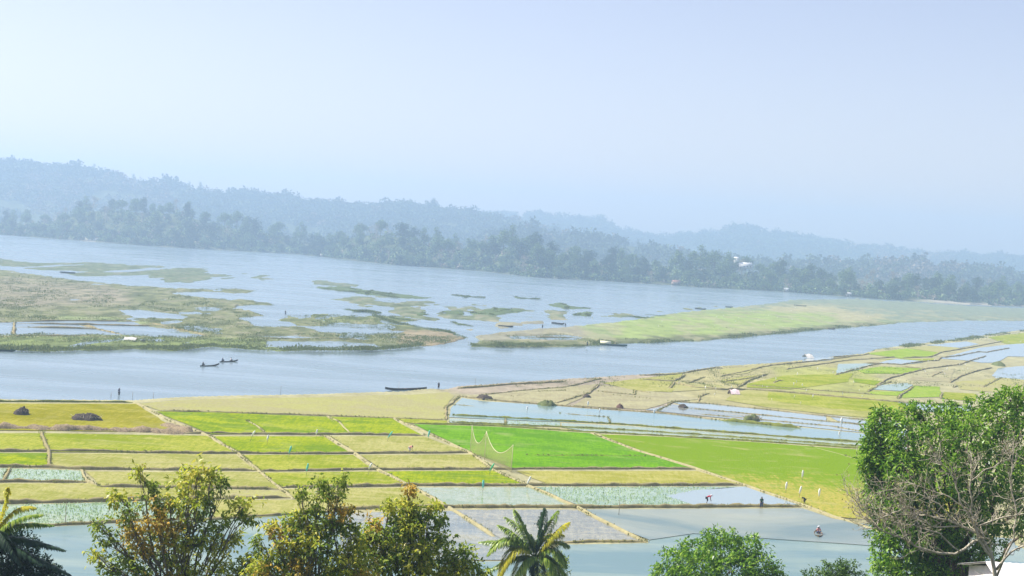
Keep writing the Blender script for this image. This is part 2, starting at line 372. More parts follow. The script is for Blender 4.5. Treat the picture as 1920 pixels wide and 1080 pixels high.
GC = dict(dry=alb(198, 192, 142), marsh=alb(148, 152, 102), pink=alb(186, 172, 150), edge=alb(150, 165, 92), tip=alb(176, 160, 124), spit=alb(164, 178, 114),
          spitgrey=alb(172, 168, 138), strip=alb(150, 162, 130), isl=alb(112, 130, 80), far=alb(100, 110, 68), sand=alb(215, 205, 180), hill=alb(66, 84, 34), bed=alb(110, 112, 96), weeds=alb(128, 142, 104))
def make_ground():
    az = np.linspace(-0.47, 0.47, 1150)
    inv = np.linspace(H_CAM / 105, H_CAM / 1800, 720)
    Yr = np.concatenate([[-60, -20, 0.5], np.linspace(4, 103, 70), H_CAM / inv, np.linspace(1806, 3000, 190), np.linspace(3015, 5200, 110)])
    AZ, YY = np.meshgrid(az, Yr); near = YY < 40
    XX = AZ * np.where(near, 0.9 * np.maximum(YY, 0) * 0 + 40 + np.maximum(YY, 0) * 0, YY)
    # smooth widening of the sheet towards the viewpoint
    XX = AZ * np.maximum(YY, 0) + AZ * 60 * np.clip(1 - YY / 300, 0, 1.2)
    X, Y = XX.ravel(), YY.ravel(); Ysafe = np.maximum(Y, 20)
    px, py = proj(X, Ysafe, np.zeros_like(X))
    wx = 12 * fbm(X / 9, Y / 14, 4, 11) + 5 * fbm(X / 2.2, Y / 6, 3, 13); wy = 2.2 * fbm(X / 9, Y / 14, 4, 12) + 1.6 * fbm(X / 2.6, Y / 7, 3, 14)
    h = np.full(X.shape, -0.9); col = np.tile(GC['bed'], (len(X), 1))
    def lay(sdv, height, c, lo=-2.0, hi=5.0):
        nonlocal h, col
        t = sstep(sdv, lo, hi); hh = -0.9 + (0.9 + height) * t
        k = hh > h; h = np.where(k, hh, h)
        m = np.clip((sdv + 2) / 2, 0, 1)[:, None]; col = col * (1 - m) + np.array(c) * m
    mid = (Y > 150) & (Y < 1700)
    # marsh
    s = sdist(px + wx, py + wy, L_MARSH); n1 = fbm(X / 22, Y / 60, 5, 21)
    wetness = sstep(px, 380, 640) * 0.12
    n2 = fbm(X / 7, Y / 26, 5, 24); lay(s, 0.12 + 0.62 * n1 * sstep(px, 60, 420) + 0.42 * n2 * sstep(px, -100, 300) - wetness, GC['marsh'])
    lay(sdist(px + wx, py + wy, WEEDS[0]), 0.02 + 0.5 * fbm(X / 16, Y / 120, 5, 31), GC['weeds'], -4, 8)
    lay(sdist(px + wx, py + wy, WEEDS[1]), -0.02 + 0.5 * fbm(X / 16, Y / 120, 5, 33), GC['weeds'], -4, 8)
    def tint(poly, c, soft=10, amt=1.0, mask=None):
        nonlocal col
        sv = sdist(px + 2 * wx, py + 2 * wy, poly, 60); m = sstep(sv, -soft, soft) * amt * (h > -0.3)
        if mask is not None: m = m * mask
        col = col * (1 - m[:, None]) + np.array(c) * m[:, None]
    tint([(-700, 515), (0, 520), (160, 530), (250, 548), (240, 570), (100, 575), (-700, 590)], GC['pink'], 20, 0.6, sstep(n1, -0.5, 0.2))
    tint([(-700, 630), (0, 630), (300, 632), (480, 636), (640, 655), (400, 665), (-700, 668)], GC['edge'], 12)
    tint([(120, 592), (240, 600), (300, 606), (180, 612), (100, 603)], GC['spit'], 8)
    tint([(740, 620), (830, 618), (885, 636), (830, 655), (740, 650)], GC['tip'], 10)
    tint([(530, 586), (790, 588), (790, 606), (860, 628), (700, 606), (540, 602)], alb(140, 150, 84), 8)
    region = sdist(px + wx, py + wy, [(540, 556), (700, 548), (900, 566), (1180, 582), (1350, 566), (1420, 572), (1250, 594), (1000, 614), (880, 628), (800, 608), (700, 586)])
    lay(region, -0.03 + 0.9 * fbm(X / 11, Y / 30, 6, 71), alb(136, 146, 104), -10, 30)
    # clumps of darker growth and bare mud
    sp = fbm(X / 3.2, Y / 9, 4, 23); m = (sstep(sp, 0.05, 0.35) * 0.6 * mid * (py < 660))[:, None]; col = col * (1 - m) + np.array(alb(96, 106, 66)) * m
    m = (sstep(-sp, 0.12, 0.4) * 0.4 * mid * (py < 640))[:, None]; col = col * (1 - m) + np.array(alb(186, 176, 150)) * m
    # spit
    s = sdist(px + 0.7 * wx, py + 0.7 * wy, L_SPIT); lay(s, 0.5 + 0.12 * n1, GC['spit'], -2, 4)
    tint([(870, 605), (1060, 600), (1110, 634), (1100, 642), (870, 660)], GC['spitgrey'], 12)
    tint([(880, 643), (1120, 638), (1400, 626), (1640, 603), (1700, 612), (1100, 660), (880, 660)], alb(128, 134, 84), 8)
    tint([(1400, 545), (2300, 580), (2300, 608), (1700, 606), (1640, 600), (1480, 585), (1380, 580)], GC['strip'], 14)
    tint([(1440, 575), (1560, 575), (1620, 590), (1680, 592), (1640, 602), (1560, 604), (1440, 594)], alb(196, 190, 140), 8)
    tint([(1130, 600), (1420, 586), (1560, 588), (1570, 606), (1330, 630), (1150, 636)], alb(172, 190, 104), 10)
    m = (sstep(fbm(X / 5, Y / 22, 5, 25), -0.05, 0.3) * 0.55 * (Y > 400) * (Y < 1100) * (h > 0) * sstep(px, 870, 960))[:, None]; col = col * (1 - m) + np.array(alb(190, 184, 140)) * m
    for p in ISL:
        lay(sdist(px + 0.8 * wx, py + 0.8 * wy, p), 0.30 + 0.2 * n1, GC['isl'], -4, 4)
    for p in PONDS:
        sp = sdist(px + 0.5 * wx, py + 0.5 * wy, p)
        h = np.where(sp > -4, np.minimum(h, 0.35 - 0.8 * sstep(sp, -3, 0.5)), h)
    # near plain
    s = sdist(px + 0.35 * wx, py + 0.35 * wy, L_NEAR, 24)
    s = np.where(Y < 150, 24, s)
    lay(s, 0.5, GC['dry'], -2, 4)
    nearm = (s > 4)
    h = np.where(nearm, 0.47 + 0.03 * n1, h)
    tint([(830, 728), (1000, 708), (1230, 696), (1260, 760), (1330, 790), (1060, 765), (860, 742)], alb(190, 176, 150), 14)
    tint([(1260, 700), (1400, 685), (1640, 655), (1500, 740), (1640, 800), (1300, 760)], alb(196, 188, 130), 20)
    tint([(1440, 690), (1620, 690), (1700, 760), (1640, 790), (1500, 765)], alb(188, 190, 104), 20)
    # viewpoint hillside
    hn = hill_near(Y); k = Y < 150
    h = np.where(k & (Y < 140), 0.47 + hn + 0.5 * fbm(X / 7, Y / 7, 4, 41) * sstep(hn, 0.3, 4), h)
    m = sstep(hn, 0.1, 1.5)[:, None]; col = col * (1 - m) + np.array(GC['hill']) * m
    # far bank and hills
    dS = Y + 6 * fbm(X / 25, Y / 60, 3, 51) - shoreY(X); fh = far_height(X, Y + 6 * fbm(X / 25, Y / 60, 3, 51))
    k = (dS > -12) & (Y > 900)
    h = np.where(k, np.maximum(h, fh), h)
    m = sstep(dS, -2, 3)[:, None] * (Y > 900)[:, None]; col = col * (1 - m) + np.array(GC['far']) * m
    sand = (sstep(px, 1690, 1760) * (1 - sstep(dS, 14, 30)) + (np.abs(px - 1240) < 40) * (1 - sstep(dS, 10, 16)) + (np.abs(px - 165) < 14) * (1 - sstep(dS, 12, 20))) * (Y > 900) * (dS > 0)
    sand = np.clip(sand, 0, 1)[:, None]; col = col * (1 - sand) + np.array(GC['sand']) * sand
    nr, nc = XX.shape
    idx = np.arange(nr * nc).reshape(nr, nc)
    Fq = np.stack([idx[:-1, :-1], idx[:-1, 1:], idx[1:, 1:], idx[1:, :-1]], -1).reshape(-1, 4)
    mt, nt, b = newmat('land')
    at = N(nt, 'ShaderNodeAttribute', attribute_name='soil')
    f1 = noise(nt, 0.12, 6, 0.65, coords(nt, (1, 0.6, 1))); f2 = noise(nt, 1.3, 4, 0.7, coords(nt))
    hsv = N(nt, 'ShaderNodeHueSaturation'); nt.links.new(at.outputs['Color'], hsv.inputs['Color'])
    v = math_n(nt, 'ADD', math_n(nt, 'MULTIPLY', f1, 1.5), math_n(nt, 'ADD', math_n(nt, 'MULTIPLY', f2, 1.2), -0.32))
    nt.links.new(v, hsv.inputs['Value'])
    nt.links.new(hsv.outputs[0], b.inputs['Base Color']); b.inputs['Roughness'].default_value = 0.95; b.inputs['Specular IOR Level'].default_value = 0.1
    me = mesh_np('ground', np.stack([X, Y, h], 1), Fq, [mt], smooth=True)
    ca = me.color_attributes.new('soil', 'FLOAT_COLOR', 'POINT')
    ca.data.foreach_set('color', np.concatenate([col, np.ones((len(col), 1))], 1).astype(np.float32).ravel())
    o = ob('ground', me); o['kind'] = 'structure'
    return o
make_ground()

def quad_sheet(name, pts, z, mt, kind='structure'):
    me = mesh_np(name, [(a, b, z) for a, b in pts], [tuple(range(len(pts)))], [mt]); o = ob(name, me); o['kind'] = kind; return o
WATER = water_mat('river_water', alb(156, 176, 182, 0.52), 0.14, 0.035, 0.35, alb(160, 182, 188, 0.5))
quad_sheet('water', [(-1800, 140), (1800, 140), (1800, 2300), (-1800, 2300)], 0.0, WATER)

# ------------------------------------------------------------------ fields of the near plain
ZF = 0.545
def offset_curve(a, b, n, amp, seed):
    out = []
    for i in range(n):
        t = i / n; p = a + (b - a) * t
        e = b - a; nrm = np.array([-e[1], e[0], 0]); nrm /= np.linalg.norm(nrm) + 1e-9
        k = amp * float(fbm(np.array([p[0] / 6 + seed]), np.array([p[1] / 6]), 3, 3)[0]) * math.sin(math.pi * t)
        out.append(p + nrm * k)
    return out
_fz = 0
TUFT = {}
def tufts(pts, mt, parent):
    q = np.array(pts, float); lo, hi = np.maximum(q.min(0), (-60, 740)), np.minimum(q.max(0), (1700, 1010))
    if (hi - lo).min() < 3: return
    n = int((hi[0] - lo[0]) * (hi[1] - lo[1]) * 0.11); X = rng.uniform(lo[0], hi[0], n); Y = rng.uniform(lo[1], hi[1], n)
    k = sdist(X, Y, pts) > 1.5; X, Y = X[k], Y[k]
    if len(X) < 20: return
    base = np.array([U(a, b, ZF) for a, b in zip(X, Y)]); base = np.repeat(base, 2, 0) + rng.normal(size=(len(X) * 2, 3)) * [.15, .15, 0]
    d = unit(rng.normal(size=base.shape) * .8 + [0, 0, .8]); L = .14 + .16 * rng.random(len(base)); V, Fq = leaf_quads(base, d, L, .10 + .05 * rng.random(len(base)), .1)
    if mt.name not in TUFT: TUFT[mt.name] = leaf_mat('rice_blades', [tuple(v * k for v in CROPC[mt.name][j]) for k, j in ((1.0, 0), (1.5, 0), (1.7, 1))], 0.3, 0.8)
    o = ob('rice_plants', mesh_np('rice_plants', V, Fq, [TUFT[mt.name]]), parent); o['kind'] = 'stuff'
def field(pts, mt, name='field', z=None, amp=0.5):
    global _fz
    _fz += 1
    zz = (ZF if z is None else z) + (_fz % 7) * 0.0045
    w = [U(a, b, zz) for a, b in pts]; out = []
    for i in range(len(w)):
        a, b = w[i], w[(i + 1) % len(w)]
        out += offset_curve(a, b, max(1, int(np.linalg.norm(b - a) / 4)), amp, 0)
    me = mesh_np(name, out, [tuple(range(len(out)))], [mt]); o = ob(name, me); o['kind'] = 'structure'
    return o
G_YG = field_mat(fa(148, 176, 28), fa(188, 196, 66), fa(120, 150, 20))
G_YG2 = field_mat(fa(168, 184, 60), fa(196, 196, 104), fa(140, 156, 48))
G_BR = field_mat(fa(124, 176, 4), fa(140, 188, 8), fa(104, 156, 4))
G_OL = field_mat(fa(168, 168, 56), fa(190, 184, 92), fa(158, 150, 52))
G_STR = field_mat(fa(192, 192, 100), fa(204, 198, 128), fa(172, 170, 88))
G_BIG = field_mat(fa(154, 186, 18), fa(204, 190, 112), fa(136, 166, 24), 1.0, 0.66)
G_TAN = field_mat(fa(212, 206, 158), fa(196, 196, 130), fa(178, 172, 118))
G_TANP = field_mat(fa(206, 202, 142), fa(212, 198, 152), fa(180, 176, 112))
G_TG = field_mat(fa(190, 192, 112), fa(206, 200, 140), fa(160, 164, 84))
G_PALE = field_mat(fa(186, 200, 140), fa(200, 206, 172), fa(146, 168, 112), flood=0.25)
G_SEED = field_mat(fa(182, 206, 164), fa(200, 214, 180), fa(140, 172, 118), flood=0.2)
G_MUD = field_mat(fa(168, 166, 138), fa(204, 196, 160), fa(140, 136, 112), flood=0.08)
G_MUD2 = field_mat(fa(156, 164, 152), fa(198, 196, 172), fa(136, 140, 126), flood=0.4)
G_PINK = field_mat(fa(198, 190, 156), fa(206, 202, 160), fa(176, 168, 130))
G_LG = field_mat(fa(170, 200, 84), fa(190, 206, 110), fa(140, 172, 60))
W_POND = water_mat('paddy_water', alb(128, 162, 158, 0.55), 0.08, 0.09, 0.8, alb(172, 190, 168, 0.6), 4.0)
W_BLUE = water_mat('deep_paddy_water', alb(140, 162, 158, 0.55), 0.08, 0.14, 0.9, alb(184, 190, 170, 0.6), 5.0)
W_WHITE = water_mat('milky_paddy_water', alb(190, 206, 204, 0.55), 0.09, 0.04, 0.6)
W_TEAL = water_mat('teal_paddy_water', alb(158, 196, 196, 0.5), 0.08, 0.05, 0.8, alb(178, 202, 186, 0.5))
FIELDS = [
 (G_OL, [(-600, 755), (255, 757), (340, 810), (-600, 800)]),
 (G_TAN, [(262, 757), (330, 751), (450, 747), (600, 745), (700, 741), (770, 740), (838, 735), (852, 742), (836, 762), (836, 786), (640, 779), (300, 770)]),
 (G_YG, [(290, 771), (400, 773), (468, 790), (497, 813), (396, 814)]),
 (G_YG, [(400, 773), (612, 781), (655, 812), (497, 813), (468, 790)]),
 (G_YG, [(614, 781), (735, 784), (792, 816), (655, 812)]),
 (G_YG2, [(735, 783), (838, 789), (838, 796), (775, 793), (760, 792)]),
 (G_YG2, [(-600, 812), (76, 812), (88, 846), (-600, 846)]), (G_YG, [(-600, 849), (89, 849), (92, 874), (-600, 874)]),
 (G_YG2, [(82, 812), (392, 817), (438, 849), (92, 847)]), (G_TG, [(94, 850), (442, 852), (482, 882), (95, 874)]),
 (G_SEED, [(18, 878), (152, 882), (164, 903), (8, 903)]), (G_SEED, [(-600, 877), (14, 878), (4, 903), (-600, 903)]),
 (G_TG, [(160, 884), (484, 885), (522, 916), (340, 914), (186, 911)]),
 (G_TG, [(-600, 907), (168, 906), (190, 913), (400, 917), (400, 934), (190, 939), (20, 942), (-600, 946)]),
 (G_TAN, [(400, 918), (524, 919), (545, 933), (400, 934)]),
 (G_TG, [(400, 937), (548, 937), (640, 938), (640, 957), (480, 970), (400, 972)]),
 (G_SEED, [(-600, 950), (20, 946), (190, 942), (200, 977), (90, 983), (-600, 990)]), (G_SEED, [(190, 942), (398, 937), (398, 973), (200, 977)]),
 (G_YG, [(401, 818), (607, 818), (658, 850), (442, 849)]), (G_TG, [(617, 818), (795, 818), (878, 848), (668, 850)]),
 (G_YG2, [(447, 853), (662, 853), (703, 880), (486, 882)]), (G_TG, [(676, 853), (884, 852), (919, 878), (712, 880)]),
 (G_YG2, [(489, 886), (708, 884), (762, 909), (528, 913)]), (G_YG, [(720, 884), (925, 882), (983, 908), (770, 909)]),
 (G_TG, [(532, 917), (770, 914), (834, 949), (600, 956), (560, 940)]), (G_PALE, [(778, 914), (992, 913), (1075, 948), (842, 950)]),
 (G_MUD, [(850, 956), (1082, 955), (1200, 1013), (1060, 1015), (940, 1010)]), (G_MUD2, [(836, 958), (850, 958), (940, 1010), (1040, 1018), (1000, 1050), (640, 1050), (640, 962)]),
 (G_BR, [(776, 795), (930, 800), (1105, 812), (1182, 842), (1302, 879), (965, 879), (880, 847)]),
 (G_STR, [(968, 883), (1307, 883), (1388, 908), (1030, 908)]),
 (G_SEED, [(1002, 913), (1396, 912), (1300, 920), (1250, 930), (1300, 946), (1088, 948)]), (W_WHITE, [(1398, 912), (1498, 946), (1300, 946), (1250, 930), (1300, 919)]),
 (G_BIG, [(1113, 814), (1250, 819), (1400, 828), (1640, 845), (1800, 860), (1800, 990), (1640, 975), (1560, 968), (1500, 944), (1396, 908), (1310, 879), (1186, 841)]),
 (W_BLUE, [(1092, 955), (1505, 953), (1560, 972), (1640, 985), (1900, 1010), (1900, 1040), (1300, 1000), (1218, 1012), (1160, 990)]),
 (W_POND, [(-600, 1000), (90, 988), (200, 982), (640, 960), (640, 1052), (1000, 1052), (1050, 1021), (1216, 1018), (1214, 1008), (1300, 992), (1640, 1000), (1900, 1020), (2400, 1250), (-900, 1250)]),
 # flooded strip in the middle
 (W_TEAL, [(842, 781), (845, 765), (866, 746), (905, 752), (1000, 758), (1100, 766), (1250, 776), (1350, 788), (1520, 803), (1640, 815), (1700, 822), (1700, 832), (1640, 829), (1400, 812), (1170, 795), (1000, 789), (842, 782)]),
 (G_PALE, [(842, 784), (945, 787), (945, 797), (842, 792)]), (G_SEED, [(948, 788), (1050, 792), (1050, 799), (948, 798)]),
 (G_PALE, [(1053, 793), (1170, 798), (1400, 815), (1620, 830), (1700, 838), (1700, 848), (1640, 842), (1450, 829), (1250, 817), (1110, 810), (1053, 801)]),
 (W_WHITE, [(1262, 754), (1330, 757), (1430, 768), (1500, 775), (1548, 780), (1548, 790), (1400, 775), (1290, 762)]),
 (G_MUD2, [(1210, 768), (1262, 758), (1330, 766), (1410, 778), (1420, 790), (1300, 778)]),
 (W_WHITE, [(1420, 778), (1560, 790), (1640, 800), (1700, 806), (1700, 820), (1640, 813), (1540, 803), (1420, 790)]),
 (W_WHITE, [(1552, 778), (1640, 787), (1700, 792), (1700, 802), (1640, 797), (1570, 789)]),
 # brownish plots beyond it
 (G_PINK, [(870, 742), (1000, 730), (1120, 720), (1095, 744), (1060, 760), (960, 752)]), (G_PINK, [(1100, 744), (1130, 722), (1200, 730), (1320, 748), (1260, 752), (1210, 768), (1075, 760)]),
 (G_TG, [(1130, 718), (1280, 700), (1260, 735), (1195, 733)]), (G_TAN, [(1268, 716), (1350, 722), (1360, 728), (1262, 734)]),
 # receding plots on the right
 (G_TAN, [(1350, 692), (1430, 686), (1400, 700), (1352, 705)]), (G_TG, [(1352, 712), (1440, 700), (1390, 722), (1352, 716)]),
 (G_YG2, [(1400, 720), (1470, 704), (1600, 700), (1590, 716), (1480, 730), (1400, 726)]),
 (G_TG, [(1400, 730), (1480, 733), (1640, 745), (1640, 784), (1560, 777), (1440, 764), (1360, 750), (1370, 742)]),
 (G_YG2, [(1440, 735), (1640, 750), (1700, 756), (1690, 776), (1560, 766), (1440, 750)]),
 (G_LG, [(1622, 663), (1700, 653), (1760, 661), (1748, 668), (1690, 672)]),
 (G_TAN, [(1700, 652), (1790, 645), (1800, 655), (1760, 661)]), (W_WHITE, [(1736, 647), (1812, 640), (1836, 645), (1800, 652)]),
 (G_YG2, [(1640, 674), (1690, 673), (1752, 672), (1756, 677), (1722, 676)]),
 (W_WHITE, [(1646, 680), (1680, 673), (1735, 677), (1728, 680), (1690, 684)]), (W_WHITE, [(1510, 672), (1565, 670), (1560, 675), (1500, 680)]),
 (G_LG, [(1608, 694), (1650, 687), (1730, 691), (1700, 701), (1620, 700)]), (G_SEED, [(1572, 682), (1640, 681), (1610, 693), (1568, 700)]),
 (G_YG, [(1600, 709), (1656, 715), (1640, 722), (1600, 716)]), (G_SEED, [(1650, 722), (1700, 718), (1712, 722), (1690, 733), (1634, 730)]),
 (G_LG, [(1630, 734), (1690, 734), (1706, 728), (1684, 742), (1632, 739)]), (G_LG, [(1712, 723), (1762, 725), (1764, 744), (1694, 746), (1690, 743)]),
 (G_YG2, [(1770, 735), (1830, 738), (1830, 752), (1768, 748)]), (G_PINK, [(1730, 700), (1790, 690), (1780, 716), (1700, 712)]),
 (G_TAN, [(1790, 716), (1880, 708), (1920, 712), (1920, 740), (1800, 730)]),
 (W_WHITE, [(1676, 752), (1760, 757), (1820, 760), (1820, 770), (1740, 772)]),
 (W_WHITE, [(1760, 672), (1836, 652), (1900, 645), (2100, 635), (2100, 672), (1890, 668), (1868, 680), (1840, 680), (1815, 676)]),
 (G_PINK, [(1735, 682), (1756, 676), (1812, 678), (1810, 684), (1740, 690)]),
 (W_WHITE, [(1872, 690), (1920, 686), (2100, 690), (2100, 722), (1920, 718), (1880, 716), (1860, 704)]),
 (G_YG2, [(1852, 632), (1920, 624), (2100, 612), (2100, 630), (1920, 648), (1884, 644)]),
]
for mt, pts in FIELDS:
    wet = mt in (W_POND, W_BLUE, W_WHITE, W_TEAL); o = field(pts, mt, 'paddy_water' if wet else 'field', z=0.520 if mt == W_POND else None)
    if not wet and mt is G_SEED and max(p[1] for p in pts) > 770: tufts(pts, mt, o)

# ------------------------------------------------------------------ banks between the fields
BG = []
def bank(pts, width, height, mt, name='field_bank', rough=0.5, z0=0.46, step=0.8, wob=0.4):
    w = [U(a, b, z0) for a, b in pts]; line = []
    for a, b in zip(w[:-1], w[1:]):
        n = max(2, int(np.linalg.norm(b - a) / step)); line += [a + (b - a) * i / n for i in range(n)]
    line.append(w[-1]); line = np.array(line); n = len(line)
    if n > 1200: line = line[::2]; n = len(line)
    d = np.gradient(line, axis=0); d /= np.linalg.norm(d, axis=1)[:, None] + 1e-9
    nr = np.stack([-d[:, 1], d[:, 0], 0 * d[:, 0]], 1)
    sx = line[:, 0] * 0.9 + line[:, 1] * 0.35
    line = line + nr * (wob * fbm(sx / 3.5, line[:, 1] / 9, 3, 61))[:, None]
    hh = height * (1 + rough * fbm(sx / 0.9, sx * 0, 3, 62)); ww = width * (1 + rough * fbm(sx / 1.6, sx * 0, 3, 63)) / 2
    taper = np.clip(np.minimum(np.arange(n), np.arange(n)[::-1]) / 2.0, 0.25, 1); hh *= taper
    prof = [(-1.0, -0.1), (-0.7, 0.75), (-0.2, 1.0), (0.25, 0.98), (0.7, 0.75), (1.0, -0.1)]
    rows = []
    for k, (a, b) in enumerate(prof):
        j = (rough * 0.35 * fbm(sx / 0.6 + 7 * k, sx * 0 + k, 2, 64))
        r = line + nr * (a * ww)[:, None]; r[:, 2] = z0 + hh * (b + (j if 0 < k < 5 else 0)) ; rows.append(r)
    V = np.stack(rows, 1).reshape(-1, 3); m_ = len(prof)
    idx = np.arange(n * m_).reshape(n, m_)
    Fq = np.stack([idx[:-1, :-1], idx[:-1, 1:], idx[1:, 1:], idx[1:, :-1]], -1).reshape(-1, 4)
    if line[:, 1].mean() < 430 and name != 'straw_ridge':
        e_ = rng.integers(0, n, int(n * step * 5)); BG.append(line[e_] + nr[e_] * (rng.choice([-1, 1], len(e_)) * ww[e_] * rng.uniform(0.5, 1.15, len(e_)))[:, None] + [0, 0, height * 0.35])
    o = ob(name, mesh_np(name, V, Fq, [mt], smooth=False)); o['kind'] = 'structure'; return o
B = M
